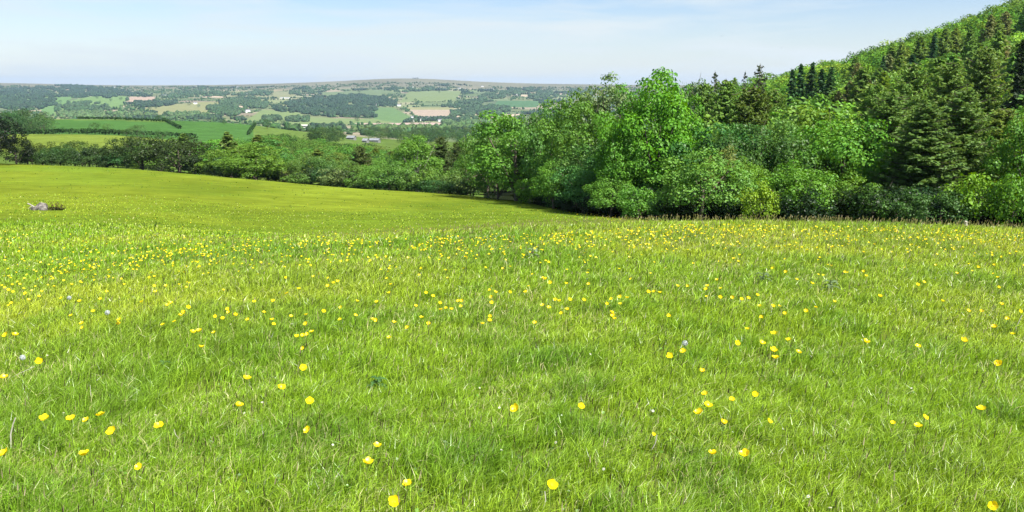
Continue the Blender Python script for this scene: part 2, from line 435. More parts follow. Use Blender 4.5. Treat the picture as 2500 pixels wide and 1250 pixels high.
# ------------------------------------------------------------------ ground sheet
def build_ground():
    front = np.arange(-40, 40.001, 0.115)
    rest = np.concatenate([np.arange(-180, -40, 2.5), front, np.arange(42.5, 180, 2.5)])
    th = np.radians(rest)
    r = [0.3]
    while r[-1] < 1500: r.append(r[-1] * 1.028)
    while r[-1] < 8400: r.append(r[-1] + 21)
    while r[-1] < 12400: r.append(r[-1] * 1.04)
    r = np.array(r)
    # extra rings through the meadow edge and hedge lines
    T, RR = np.meshgrid(th, r, indexing='ij')
    X = RR * np.sin(T); Y = RR * np.cos(T)
    Z = Hd(X.ravel(), Y.ravel())
    verts = np.stack([X.ravel(), Y.ravel(), Z], 1)
    nt_, nr = len(th), len(r)
    idx = np.arange(nt_ * nr).reshape(nt_, nr)
    nxt = np.roll(idx, -1, 0)
    q = np.stack([idx[:, :-1], idx[:, 1:], nxt[:, 1:], nxt[:, :-1]], -1).reshape(-1, 4)
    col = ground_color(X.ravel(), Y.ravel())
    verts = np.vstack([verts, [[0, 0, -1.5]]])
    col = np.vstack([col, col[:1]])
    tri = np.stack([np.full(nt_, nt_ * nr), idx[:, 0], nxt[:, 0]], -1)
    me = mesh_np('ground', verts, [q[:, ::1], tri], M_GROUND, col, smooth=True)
    o = obj('ground', me)
    tag(o, kind='structure')
build_ground()

# ------------------------------------------------------------------ foliage builders
def rand_dirs(n):
    v = rng.normal(size=(n, 3)); return v / np.linalg.norm(v, axis=1, keepdims=True)
def cards(P, N, size, aspect=1.0, tint=None, U=None):
    """one bent leaf-spray card per point (two triangles)"""
    n = len(P)
    N = N / (np.linalg.norm(N, axis=1, keepdims=True) + 1e-9)
    if U is None: U = np.cross(N, rand_dirs(n))
    else: U = U - N * (U * N).sum(1, keepdims=True)
    U = U / (np.linalg.norm(U, axis=1, keepdims=True) + 1e-9)
    V = np.cross(N, U)
    size = np.broadcast_to(np.asarray(size, float), (n,))[:, None]
    a = U * size * 0.5; b = V * size * 0.5 * aspect
    j = lambda: 1 + 0.35 * rng.uniform(-1, 1, (n, 1))
    lift = N * size * 0.18
    v = np.stack([P - a * j(), P - b * j() + lift, P + a * j(), P + b * j() - lift * 0.4], 1).reshape(-1, 3)
    f = np.arange(4 * n).reshape(n, 4)
    if tint is None: tint = np.ones((n, 3))
    return v, f, np.repeat(tint, 4, 0)
def tube(pts, radii, sides=6):
    pts = np.asarray(pts, float); n = len(pts)
    V = []
    for i in range(n):
        d = pts[min(i + 1, n - 1)] - pts[max(i - 1, 0)]; d = d / (np.linalg.norm(d) + 1e-9)
        u = np.cross(d, (0.31, 0.9, 0.2)); u /= np.linalg.norm(u); w = np.cross(d, u)
        for k in range(sides):
            a = 2 * math.pi * k / sides
            V.append(pts[i] + radii[i] * (math.cos(a) * u + math.sin(a) * w))
    F_ = []
    for i in range(n - 1):
        for k in range(sides):
            F_.append((i * sides + k, i * sides + (k + 1) % sides, (i + 1) * sides + (k + 1) % sides, (i + 1) * sides + k))
    return np.array(V), np.array(F_)
class Acc:
    def __init__(s): s.v = []; s.f = []; s.c = []; s.n = 0
    def add(s, v, f, c=None):
        s.v.append(v); s.f.append(np.asarray(f) + s.n); s.n += len(v)
        if c is None: c = np.ones((len(v), 3))
        elif np.ndim(c) == 1: c = np.tile(c, (len(v), 1))
        s.c.append(c)
    def mesh(s, name, mat, smooth=False):
        w = {}
        for f in s.f: w.setdefault(f.shape[1], []).append(f)
        return mesh_np(name, np.vstack(s.v), [np.vstack(x) for x in w.values()], mat, np.vstack(s.c), smooth=smooth)

def make_broadleaf(h, w, nl, per, leaf, base=0.16, rag=0.25, lobe=0.2, tintv=0.22, limbs=7, warm=0.0):
    """crown and trunk meshes of a broadleaved tree, foot at the origin"""
    c = Acc()
    zc = h * (base + (1 - base) * 0.47); rz = h * (1 - base) * 0.5; rx = w / 2
    d = rand_dirs(nl * 3)
    d = d[d[:, 2] > -0.75][:nl]
    rad = rng.uniform(0.42, 0.98, len(d)) ** 0.8 * (1 + rag * 0.9 * (np.sin(d[:, 0] * 3.1 + rng.uniform(0, 6)) * np.sin(d[:, 1] * 2.7 + rng.uniform(0, 6)) * 0.5 + rng.uniform(-0.3, 0.3, len(d))))
    shape = 1 - 0.25 * np.clip(-d[:, 2], 0, 1)
    L = np.stack([d[:, 0] * rx * rad * shape, d[:, 1] * rx * rad * shape, zc + d[:, 2] * rz * rad], 1)
    lr = w * lobe * rng.uniform(0.5, 1.3, len(L))
    P = []; N = []; T = []
    for p, r_ in zip(L, lr):
        k = max(8, int(per * (r_ / (w * lobe)) ** 2))
        dd = rand_dirs(k); o = p - np.array((0, 0, zc)); o = o / (np.linalg.norm(o) + 1e-6)
        keep = ((dd @ o) > rng.uniform(-0.9, 0.1, k)) & (dd[:, 2] > rng.uniform(-1.0, 0.3, k))
        dd = dd[keep]
        sub = 1 + 0.38 * np.sin(dd[:, 0] * 7 + p[0] * 3) * np.sin(dd[:, 1] * 7 + p[1]) * np.sin(dd[:, 2] * 7)
        pp = p + dd * (r_ * sub * rng.uniform(0.72, 1.08, len(dd)))[:, None] * np.array((1, 1, 0.82))
        P.append(pp); N.append(dd * 1.25 + rand_dirs(len(dd)) * 0.62 + np.array((0, 0, 0.30)))
        lt = rng.uniform(-1, 1)
        b = 1 + tintv * (0.45 * lt + 0.75 * rng.uniform(-1, 1, len(dd)))
        hue = rng.uniform(-1, 1, len(dd)) * 0.10 + 0.06 * lt
        T.append(np.stack([b * (1 + hue + warm), b, b * (1 - hue)], 1))
    P = np.vstack(P); N = np.vstack(N); T = np.vstack(T)
    m = P[:, 2] > h * 0.02
    v, f, t = cards(P[m], N[m], leaf * rng.uniform(0.6, 1.4, m.sum()), 0.8, np.clip(T[m], 0.3, 2))
    c.add(v, f, t)
    crown = c.mesh('crown', M_LEAF)
    t_ = Acc(); r0 = h * 0.022
    top = zc + rz * 0.35
    bx, by = rng.uniform(-0.03, 0.03, 2) * h
    pts = [(0, 0, -0.5), (0, 0, 0.02 * h), (bx * .3, by * .3, h * base), (bx, by, zc), (bx * 1.3, by * 1.3, top)]
    t_.add(*tube(pts, [r0 * 1.5, r0 * 1.25, r0, r0 * 0.6, r0 * 0.25], 8))
    for i in rng.choice(len(L), min(limbs, len(L)), replace=False):
        z0 = rng.uniform(h * base * 0.8, zc)
        k = z0 / top
        st = np.array((bx * k, by * k, z0)); en = L[i]
        mid = (st + en) / 2 + np.array((0, 0, 0.05 * h)) * rng.uniform(-1, 1)
        t_.add(*tube([st, mid, en, en + (en - mid) * 0.5], [r0 * 0.5, r0 * 0.33, r0 * 0.2, r0 * 0.06], 5))
    return crown, t_.mesh('trunk', M_BARK, True)

def make_conifer(h, w, nb, per, leaf, base=0.06, droop=0.25, up=0.25, bare=0.0, power=0.8, mat=None, tintv=0.25, top_thin=1.0):
    P = []; N = []; U = []; T = []; S = []
    tr = Acc(); r0 = h * 0.014
    lean = rng.uniform(-0.015, 0.015, 2) * h
    tr.add(*tube([(0, 0, -0.5), (0, 0, h * 0.03), (lean[0] * .5, lean[1] * .5, h * 0.5), (lean[0], lean[1], h)], [r0 * 1.5, r0 * 1.2, r0 * 0.7, r0 * 0.08], 7))
    for i in range(nb):
        k = (i + rng.uniform(0, 1)) / nb
        z = h * (base + (0.99 - base) * k)
        az = i * 2.4 + rng.uniform(-0.5, 0.5)
        Lr = w / 2 * ((1 - k) ** power * 0.95 + 0.04) * rng.uniform(0.62, 1.18)
        if rng.uniform() < bare: continue
        ts = np.linspace(0.12, 1, max(4, int(per * (0.35 + Lr / (w / 2)))))
        dirx, diry = math.cos(az), math.sin(az)
        dr = droop * rng.uniform(0.6, 1.4)
        px = lean[0] * z / h + dirx * Lr * ts; py = lean[1] * z / h + diry * Lr * ts
        pz = z + Lr * (-dr * ts * 1.6 + (dr + up * 0.6) * ts ** 2.4)
        if i % 2 == 0 or Lr > w * 0.2:
            j = len(ts) // 2
            tr.add(*tube([(px[0], py[0], pz[0]), (px[j], py[j], pz[j]), (px[-1], py[-1], pz[-1])], [r0 * 0.35, r0 * 0.2, r0 * 0.05], 4))
        side = np.array((-diry, dirx, 0.0))
        for t, x, y, zz in zip(ts, px, py, pz):
            spread = Lr * 0.30 * (1.05 - t * 0.75) + 0.08
            m = 2 + int(rng.uniform() < 0.7)
            for q in range(m):
                sd = rng.uniform(-1, 1)
                pos = np.array((x, y, zz)) + side * sd * spread + np.array((0, 0, -abs(sd) * spread * 0.25 - rng.uniform(0, 0.14) * leaf * 2))
                P.append(pos)
                U.append(np.array((dirx, diry, -0.15)) * 0.6 + side * sd * 1.3 + rng.normal(size=3) * 0.2)
                N.append(np.array((dirx * 0.8, diry * 0.8, 0.6)) + rng.normal(size=3) * 0.75)
                b = 1 + tintv * rng.uniform(-1, 1)
                T.append((b * (1 + rng.uniform(-.1, .12)), b, b * rng.uniform(0.85, 1.1)))
                S.append(leaf * rng.uniform(0.6, 1.35) * (0.55 + 0.45 * (1 - k) * top_thin + 0.1))
    v, f, t = cards(np.array(P), np.array(N), np.array(S), 0.42, np.clip(np.array(T), 0.3, 2), np.array(U))
    return mesh_np('crown', v, f, mat or M_NEEDLE, t), tr.mesh('trunk', M_BARK, True)

# proto library: (crown, trunk, height, width)
LIB = {}
def lib(key, fn, n):
    LIB[key] = [fn() for _ in range(n)]
lib('ash', lambda: (*make_broadleaf(14, 11, 110, 270, 0.29, 0.02, 0.36, 0.115, 0.17), 14, 11), 3)
lib('round', lambda: (*make_broadleaf(10, 10, 72, 210, 0.27, 0.06, 0.42, 0.125, 0.17), 10, 10), 3)
lib('hazel', lambda: (*make_broadleaf(10, 10, 76, 230, 0.26, 0.17, 0.40, 0.12, 0.17, limbs=9), 10, 10), 3)
lib('bush', lambda: (*make_broadleaf(4, 5.5, 42, 150, 0.21, 0.10, 0.5, 0.14, 0.17, limbs=5), 4, 5.5), 3)
lib('hill', lambda: (*make_broadleaf(10, 9.5, 40, 85, 0.40, 0.02, 0.30, 0.16, 0.10, limbs=2), 10, 9.5), 4)
lib('larch', lambda: (*make_conifer(18, 8.8, int(rng.uniform(180, 250)), 26, 0.58, 0.04, rng.uniform(.12, .35), rng.uniform(.3, .6), power=rng.uniform(.36, .6)), 18, 8.4), 5)
lib('larch_far', lambda: (*make_conifer(15, 7.0, 100, 10, 1.15, 0.05, 0.22, 0.45, power=0.65), 15, 6.5), 2)
lib('spruce', lambda: (*make_conifer(15, 5.6, 95, 10, 0.85, 0.05, 0.40, 0.25, power=0.95), 15, 5.0), 2)
lib('thin', lambda: (*make_conifer(15, 3.6, 60, 6, 0.55, 0.35, 0.3, 0.5, bare=0.25, power=0.5), 15, 3.2), 2)
lib('wispy', lambda: (*make_broadleaf(15, 9.5, 140, 170, 0.25, 0.12, 0.22, 0.10, limbs=14), 15, 9), 2)
lib('med', lambda: (*make_broadleaf(9, 9, 28, 56, 0.50, 0.03, 0.30, 0.18, 0.09, limbs=2), 9, 9), 4)

KIND = {'ash': 'broadleaf_tree', 'hazel': 'hazel_tree', 'round': 'broadleaf_tree', 'bush': 'hedge_bush', 'hill': 'broadleaf_tree', 'larch': 'larch_tree', 'larch_far': 'larch_tree', 'spruce': 'spruce_tree', 'thin': 'dead_topped_conifer', 'wispy': 'wispy_tree', 'med': 'broadleaf_tree'}
CAT = {'ash': 'tree', 'hazel': 'tree', 'round': 'tree', 'bush': 'bush', 'hill': 'tree', 'larch': 'conifer', 'larch_far': 'conifer', 'spruce': 'conifer', 'thin': 'conifer', 'wispy': 'tree', 'med': 'tree'}
def tree(key, X, Y, h, w, color, label, group=None, sink=0.3, z=None, name=None, pale=False):
    cr, tk, h0, w0 = random.choice(LIB[key])
    r = bpy.data.objects.new(name or KIND[key], None); COL.objects.link(r)
    r.empty_display_size = 0.5
    r.location = (X, Y, (Hf(X, Y) if z is None else z) - sink)
    r.rotation_euler = (0, 0, random.uniform(0, 6.28))
    r.scale = (w / w0, w / w0, h / h0)
    tag(r, label, CAT[key], group)
    c = obj('crown', cr, r); c.color = (color[0] * 1.18, color[1] * 1.25, color[2] * 1.1, 1)
    obj('trunk', tk, r)
    return r
def tree_at(key, col, Y, top, wpx, color, label, group=None, **k):
    """tree standing at distance Y in the direction of photo column col, reaching photo row top, wpx pixels wide"""
    s = float(s_of(col, (top + 500) / 2)); X = s * Y
    z = Hf(X, Y); h = float(g(top)) * Y - z + 0.3
    w = wpx / F * Y * 1.0
    return tree(key, X, Y, max(h, 1.5), w, color, label, group, z=z, **k)

# foliage colours
G_ASH = (0.088, 0.190, 0.024)
G_BRIGHT = (0.105, 0.215, 0.020)
G_LIME = (0.155, 0.240, 0.018)
G_MID = (0.078, 0.165, 0.026)
G_BLUE = (0.066, 0.150, 0.028)
G_DARK = (0.034, 0.075, 0.018)
G_LARCH = (0.128, 0.215, 0.046)
G_SPRUCE = (0.036, 0.090, 0.032)
G_BROWN = (0.150, 0.165, 0.060)
G_OLIVE = (0.100, 0.150, 0.030)
def jit(c, a=0.14):
    b = 1 + random.uniform(-a, a); return (c[0] * b * (1 + random.uniform(-a, a)), c[1] * b, c[2] * b * (1 + random.uniform(-a, a)))
#@@PART2

# ------------------------------------------------------------------ the wood on the right: trees along its edge, front to back
E1 = [
 # key, col, Y, top, width px, colour, label
 ('ash', 1262, 112, 262, 225, G_ASH, 'broad bright green tree at the left tip of the wood, shading the meadow'),
 ('ash', 1318, 116, 258, 120, G_MID, 'green tree filling in behind the right half of the broad tree at the tip'),
 ('round', 1215, 118, 360, 120, (0.06, 0.13, 0.022), 'dark low tree under the left side of the broad tree at the tip'),
 ('round', 1190, 126, 298, 130, G_MID, 'rounded green tree just left of the broad tree at the wood\'s tip'),
 ('ash', 1345, 102, 246, 140, G_BLUE, 'darker green tree right behind the broad tree at the wood\'s tip'),
 ('ash', 1405, 93, 232, 185, (0.078, 0.160, 0.022), 'mid green domed tree between the tip of the wood and the tallest tree'),
 ('wispy', 1490, 104, 176, 190, (0.115, 0.165, 0.060), 'thin grey-green tree with wispy top left of the tallest bright tree'),
 ('wispy', 1435, 108, 205, 120, (0.105, 0.160, 0.050), 'slim silvery tree at the left shoulder of the wispy grey-green tree'),
 ('ash', 1600, 73, 178, 250, (0.080, 0.205, 0.016), 'tallest bright green tree with big lumpy crown in the middle of the wood edge'),
 ('ash', 1552, 80, 196, 190, (0.080, 0.190, 0.020), 'bright green tree merging with the left side of the tallest tree'),
 ('ash', 1650, 79, 215, 150, (0.078, 0.185, 0.020), 'bright green tree merging with the right side of the tallest tree'),
 ('ash', 1520, 71, 300, 140, (0.078, 0.190, 0.020), 'lower bright green tree leaning against the left of the tallest tree'),
 ('wispy', 1668, 98, 180, 130, (0.11, 0.16, 0.06), 'wispy pale tree showing behind the right shoulder of the tallest tree'),
 ('larch', 1715, 96, 200, 150, G_LARCH, 'feathery olive larch directly right of the tallest bright tree'),
 ('larch', 1765, 92, 192, 165, G_LARCH, 'feathery olive larch, second to the right of the tallest bright tree'),
 ('larch', 1832, 90, 208, 160, (0.095, 0.140, 0.026), 'dark olive larch left of the group of dark spruces'),
 ('larch', 1880, 104, 215, 120, G_LARCH, 'pale olive larch in front of the dark spruces'),
 ('thin', 1735, 104, 172, 44, (0.05, 0.07, 0.03), 'bare-topped conifer poking above the larches, leftmost of three'),
 ('thin', 1812, 108, 172, 36, (0.04, 0.06, 0.03), 'short dark spike of a conifer above the larches, middle of three'),
 ('thin', 1845, 104, 154, 62, (0.05, 0.065, 0.03), 'tall ragged bare-topped conifer above the larches, rightmost of three'),
 ('bush', 1292, 103, 440, 90, G_BRIGHT, 'bright green bush under the broad tree at the wood\'s tip'),
 ('hazel', 1352, 88, 400, 125, G_ASH, 'green undergrowth tree at the meadow edge left of the bluish bush'),
 ('hazel', 1425, 78, 395, 150, (0.068, 0.165, 0.040), 'bluish green rounded bush at the meadow edge below the domed tree'),
 ('hazel', 1492, 69, 430, 125, G_ASH, 'green bush with hanging branches at the meadow edge left of the deep shade'),
 ('bush', 1560, 64, 462, 120, (0.07, 0.17, 0.02), 'small lumpy green bush at the foot of the tallest bright tree'),
 ('bush', 1625, 60, 478, 80, (0.06, 0.14, 0.03), 'low grey-green bush right of the foot of the tallest bright tree'),
 ('hazel', 1718, 57, 372, 235, (0.100, 0.200, 0.034), 'large rounded hazel at the meadow edge right of the tallest tree'),
 ('hazel', 1770, 62, 368, 110, (0.150, 0.170, 0.040), 'yellowish brown-green young tree behind the large rounded hazel'),
 ('hazel', 1828, 60, 392, 115, (0.11, 0.21, 0.02), 'lime green tree right of the large rounded hazel'),
 ('ash', 1800, 76, 308, 150, G_BLUE, 'blue-green domed tree above the large rounded hazel'),
 ('ash', 1905, 71, 296, 175, (0.105, 0.190, 0.040), 'fine-leaved grey-green domed tree with bare stems showing beneath'),
 ('ash', 2020, 86, 250, 190, (0.125, 0.205, 0.022), 'yellow-green spreading tree above the fine-leaved domed tree'),
 ('ash', 2058, 69, 305, 130, (0.075, 0.165, 0.022), 'green tree with pale trunk left of the big dark larches'),
 ('hazel', 1958, 57, 402, 185, (0.085, 0.185, 0.020), 'broad green hazel at the meadow edge below the fine-leaved tree'),
 ('bush', 1856, 54, 452, 95, G_LIME, 'lime yellow sapling at the meadow edge left of the broad green hazel'),
 ('hazel', 2078, 56, 432, 150, (0.100, 0.190, 0.022), 'light green hazel at the meadow edge right of the broad green hazel'),
 ('larch', 2130, 84, 205, 150, G_LARCH, 'olive larch at the left end of the big larches'),
 ('larch', 2175, 68, 222, 200, (0.105, 0.178, 0.042), 'dark larch with low sweeping branches, first of the big front larches'),
 ('larch', 2215, 88, 150, 150, G_LARCH, 'tall sunlit larch standing behind the first big front larch'),
 ('larch', 2255, 62, 248, 240, (0.092, 0.158, 0.040), 'largest dark larch with sweeping branches, centre of the big front larches'),
 ('larch', 2300, 78, 148, 190, (0.125, 0.190, 0.042), 'tall olive larch behind the largest dark larch'),
 ('larch', 2345, 64, 215, 215, (0.098, 0.168, 0.040), 'dark larch right of the largest one, branches layered to the ground'),
 ('larch', 2385, 84, 112, 170, (0.115, 0.180, 0.044), 'brownish green tall larch high on the right of the larch group'),
 ('larch', 2432, 66, 262, 190, (0.135, 0.185, 0.036), 'olive larch above the lime sapling near the right edge'),
 ('spruce', 2472, 92, 92, 120, (0.040, 0.060, 0.026), 'dark brown-green spruce high at the right edge'),
 ('ash', 2520, 60, 262, 170, G_ASH, 'bright broadleaved tree cut by the right edge of the view'),
 ('bush', 2140, 53, 462, 120, (0.06, 0.13, 0.022), 'dark green bush beneath the first big front larch'),
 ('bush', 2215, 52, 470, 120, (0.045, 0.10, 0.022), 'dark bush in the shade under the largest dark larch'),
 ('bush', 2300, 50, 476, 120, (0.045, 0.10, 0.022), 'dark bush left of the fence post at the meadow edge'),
 ('bush', 2400, 50, 432, 150, (0.125, 0.225, 0.018), 'lime green sapling spreading right of the fence post'),
 ('bush', 2482, 48, 432, 130, (0.085, 0.185, 0.018), 'green bush at the meadow edge at the far right'),
 ('hazel', 2590, 50, 380, 200, G_ASH, 'green hazel outside the right edge of the view'),
 ('larch', 2640, 62, 200, 220, G_LARCH, 'olive larch outside the right edge of the view'),
 # spruces standing dark on the slope
 ('spruce', 1925, 165, 168, 80, G_SPRUCE, 'dark spruce, leftmost of the dark group below the ridge'),
 ('spruce', 1945, 170, 154, 78, G_SPRUCE, 'dark spruce, second of the dark group below the ridge'),
 ('spruce', 1972, 160, 150, 84, (0.034, 0.080, 0.028), 'tallest and darkest spruce of the dark group below the ridge'),
 ('spruce', 1995, 172, 166, 80, G_SPRUCE, 'dark spruce just right of the tallest dark one'),
 ('spruce', 2018, 160, 162, 84, (0.034, 0.088, 0.026), 'green spruce at the right end of the dark group below the ridge'),
 ('spruce', 1950, 130, 215, 70, (0.036, 0.085, 0.026), 'spruce standing in front of the dark group'),
 ('spruce', 2140, 215, 135, 46, G_SPRUCE, 'lone dark spruce against bright woodland below the ridge'),
 ('spruce', 2262, 230, 78, 50, G_SPRUCE, 'dark spruce high on the wooded slope'),
 ('thin', 2180, 400, 92, 24, (0.06, 0.08, 0.04), 'bare spindly tree standing up from the ridge line'),
 ('larch_far', 2060, 150, 195, 66, G_BROWN, 'brownish larch, left of four right of the dark spruces'),
 ('larch_far', 2085, 145, 178, 66, G_BROWN, 'brownish larch, second of four right of the dark spruces'),
 ('larch_far', 2105, 150, 185, 60, (0.075, 0.080, 0.030), 'brownish larch, third of four right of the dark spruces'),
 ('larch_far', 2035, 140, 220, 64, (0.075, 0.085, 0.030), 'brownish larch in front of the others right of the dark spruces'),
]
for key, c_, Y_, top_, w_, col_, lab_ in E1:
    tree_at(key, c_, Y_, top_, w_, jit(col_, 0.04), lab_)

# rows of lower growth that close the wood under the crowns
for i in range(46):  # near-black leaf colour paints in the shade band beneath the front trees
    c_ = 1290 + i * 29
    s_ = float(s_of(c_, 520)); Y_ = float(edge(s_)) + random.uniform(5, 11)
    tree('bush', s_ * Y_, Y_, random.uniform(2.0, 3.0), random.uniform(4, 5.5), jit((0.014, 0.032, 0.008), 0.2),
         'shade-coloured shrub filling the foot of the wood beneath the front trees', 'shrubs in the shade along the foot of the wood')
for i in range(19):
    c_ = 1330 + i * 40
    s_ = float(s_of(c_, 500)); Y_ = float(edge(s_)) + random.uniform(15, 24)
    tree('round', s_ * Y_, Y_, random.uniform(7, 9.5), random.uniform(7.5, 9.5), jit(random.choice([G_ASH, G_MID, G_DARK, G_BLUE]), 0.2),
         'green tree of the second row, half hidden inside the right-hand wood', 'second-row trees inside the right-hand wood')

# the wooded hillside: jittered grid over the slope
placed = []
merge_list = []
Yc = 88.0
nb_, nc_ = 0, 0
while Yc < 475:
    sp = 7.6 + Yc * 0.0085
    s0, s1 = float(s_of(1640)), float(s_of(2640 if Yc < 260 else 2600))
    Xc = s0 * Yc
    while Xc < s1 * Yc:
        X = Xc + random.uniform(-0.38, 0.38) * sp; Y = Yc + random.uniform(-0.38, 0.38) * sp
        pc, pr = project(X, Y, Hf(X, Y))
        placed.append((X, Y, pc, pr, sp)); Xc += sp
    Yc += sp
placed.sort(key=lambda t: t[1])
HG = [(0.065, 0.140, 0.026), (0.095, 0.200, 0.028), (0.130, 0.250, 0.030), (0.180, 0.300, 0.032), (0.105, 0.205, 0.036)]
for X, Y, pc, pr, sp in placed:
    if pc > 2585 or pc < 1640 or (pc < 1760 and Y > 200): continue
    zone = fbm(np.array([X / 30.0]), np.array([Y / 40.0]), 71, 3)[0]
    con = (Y < 250 and pc > 2060 and zone < 0.60) or (Y < 230 and zone < 0.40) or (zone < 0.20)
    if con:
        nc_ += 1
        c_ = random.choice([G_LARCH, G_LARCH, G_LARCH, (0.13, 0.20, 0.04), G_BROWN, G_SPRUCE])
        k_ = 'spruce' if c_ == G_SPRUCE else 'larch_far'
        tree(k_, X, Y, random.uniform(12, 16), random.uniform(6.5, 9), jit(c_, 0.15),
             'dark spruce among the mixed trees on the wooded hillside' if k_ == 'spruce' else 'olive larch among the mixed trees on the wooded hillside', 'conifers on the wooded hillside')
    else:
        c_ = HG[int(min(4, max(0, (zone - 0.3) * 10 + random.uniform(-1.6, 1.6))))]
        if nb_ < 80:
            nb_ += 1
            tree('hill', X, Y, random.uniform(9, 12), sp * random.uniform(1.2, 1.5), jit(c_, 0.16),
                 'green broadleaved tree in the closed canopy of the wooded hillside', 'broadleaved trees on the wooded hillside')
        else:
            merge_list.append((X, Y, random.uniform(6.5, 12.5), sp * random.uniform(0.95, 1.7), jit(c_, 0.2)))

# raw data of a proto crown, to merge far-off trees into one mass
def raw(me):
    v = np.empty(len(me.vertices) * 3, np.float32); me.vertices.foreach_get('co', v)
    c = np.empty(len(me.vertices) * 4, np.float32); me.color_attributes['tint'].data.foreach_get('color', c)
    return v.reshape(-1, 3), c.reshape(-1, 4)[:, :3]
RAW = {}
def merged(name, items, keys, label, cat, group=None, mat=None):
    A = Acc()
    for X, Y, h, w, c_ in items:
        k = random.choice(keys); i = random.randrange(len(LIB[k]))
        if (k, i) not in RAW: RAW[(k, i)] = raw(LIB[k][i][0])
        v, t = RAW[(k, i)]; _, _, h0, w0 = LIB[k][i]
        a = random.uniform(0, 6.28); ca, sa = math.cos(a), math.sin(a)
        vv = np.stack([(v[:, 0] * ca - v[:, 1] * sa) * w / w0 + X, (v[:, 0] * sa + v[:, 1] * ca) * w / w0 + Y, v[:, 2] * h / h0 + Hf(X, Y) - 0.3], 1)
        A.add(vv, np.arange(len(vv)).reshape(-1, 4), t * np.array(c_))
    o = obj(name, A.mesh(name, mat or M_LEAFV))
    return tag(o, label, cat, group, 'stuff')
M_LEAFV = leafy('leaf_mass', 0.25, False)
merged('hillside_woodland', merge_list, ['med'], 'closed green canopy of far trees up to the ridge of the wooded hill', 'woodland')

# ------------------------------------------------------------------ hedge and copse beyond the meadow, left and centre
E2 = [
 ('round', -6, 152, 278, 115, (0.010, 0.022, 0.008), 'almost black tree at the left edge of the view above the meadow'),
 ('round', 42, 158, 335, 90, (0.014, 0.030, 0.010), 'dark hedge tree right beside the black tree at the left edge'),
 ('round', 72, 170, 352, 70, G_OLIVE, 'olive hedge tree, second from the black tree at the left edge'),
 ('round', 108, 172, 347, 80, (0.095, 0.135, 0.026), 'olive hedge tree, third from the black tree at the left edge'),
 ('round', 150, 166, 352, 80, G_DARK, 'dark green hedge tree in the middle of the left-hand hedge'),
 ('round', 186, 172, 342, 75, (0.080, 0.135, 0.028), 'light green round hedge tree right of the middle of the left-hand hedge'),
 ('round', 222, 168, 350, 75, G_OLIVE, 'olive hedge tree left of the last dark one before the twin trees'),
 ('round', 262, 164, 352, 78, (0.040, 0.080, 0.022), 'dark hedge tree just left of the twin grey-green trees'),
 ('bush', 132, 161, 378, 80, (0.035, 0.070, 0.018), 'low dark shrub at the foot of the left-hand hedge, left one'),
 ('bush', 205, 159, 378, 80, (0.035, 0.070, 0.018), 'low dark shrub at the foot of the left-hand hedge, middle one'),
 ('bush', 85, 162, 376, 80, (0.030, 0.060, 0.018), 'low dark shrub close to the black tree at the left edge'),
 ('bush', 262, 158, 385, 70, (0.040, 0.075, 0.020), 'low dark shrub at the foot of the left-hand hedge, right one'),
 ('round', 348, 160, 328, 140, (0.070, 0.112, 0.030), 'left one of the twin grey-green trees beyond the meadow'),
 ('round', 438, 161, 330, 155, (0.060, 0.098, 0.030), 'right one of the twin grey-green trees beyond the meadow'),
 ('bush', 478, 158, 385, 60, (0.035, 0.070, 0.018), 'dark low shrub right of the twin grey-green trees'),
 ('ash', 565, 158, 358, 120, (0.100, 0.170, 0.022), 'sunlit left half of the bright oak pair in front of the copse'),
 ('ash', 622, 150, 352, 165, (0.092, 0.165, 0.022), 'large bright oak with dark underside beyond the meadow'),
 ('round', 690, 152, 392, 80, (0.065, 0.120, 0.022), 'small green tree right of the large bright oak'),
 ('bush', 738, 150, 424, 80, (0.070, 0.130, 0.025), 'low green bush below the small bright field gap'),
 ('round', 790, 158, 375, 105, (0.062, 0.125, 0.026), 'dark green round tree right of the small bright field gap'),
 ('bush', 815, 148, 414, 85, (0.110, 0.150, 0.048), 'pale willow bush at the meadow edge'),
 ('round', 848, 156, 392, 90, (0.085, 0.145, 0.028), 'light green tree behind the pale willow bush'),
 ('larch', 880, 168, 355, 85, (0.085, 0.115, 0.030), 'olive larch standing in the middle of the copse'),
 ('bush', 880, 146, 424, 75, (0.075, 0.145, 0.024), 'green bush right of the pale willow bush'),
 ('ash', 918, 160, 385, 90, (0.085, 0.170, 0.024), 'bright green tree right of the olive larch in the copse'),
 ('round', 950, 143, 392, 120, (0.085, 0.165, 0.028), 'wide light green bush at the meadow edge left of the pale-trunked tree'),
 ('wispy', 1018, 158, 330, 130, (0.085, 0.170, 0.022), 'tall tree with pale trunk showing, centre of the copse'),
 ('ash', 1022, 162, 332, 100, (0.092, 0.185, 0.022), 'bright crown crowding the pale-trunked tree in the copse'),
 ('larch', 1078, 164, 332, 85, (0.075, 0.105, 0.032), 'brown-olive larch right of the pale-trunked tree'),
 ('larch', 1118, 170, 345, 75, (0.080, 0.110, 0.030), 'dark larch between the copse and the large wood'),
 ('bush', 1005, 141, 422, 75, (0.070, 0.135, 0.026), 'bush at the foot of the pale-trunked tree'),
 ('bush', 1055, 139, 412, 90, (0.085, 0.155, 0.024), 'green bush at the meadow edge below the brown-olive larch'),
 ('bush', 1105, 136, 420, 85, (0.080, 0.140, 0.030), 'green bush at the meadow edge left of the large wood'),
 ('bush', 1155, 131, 425, 90, (0.100, 0.140, 0.040), 'pale flowering bush at the meadow edge against the large wood'),
 ('round', 1140, 142, 380, 95, (0.075, 0.150, 0.022), 'green tree filling the gap before the large wood'),
]
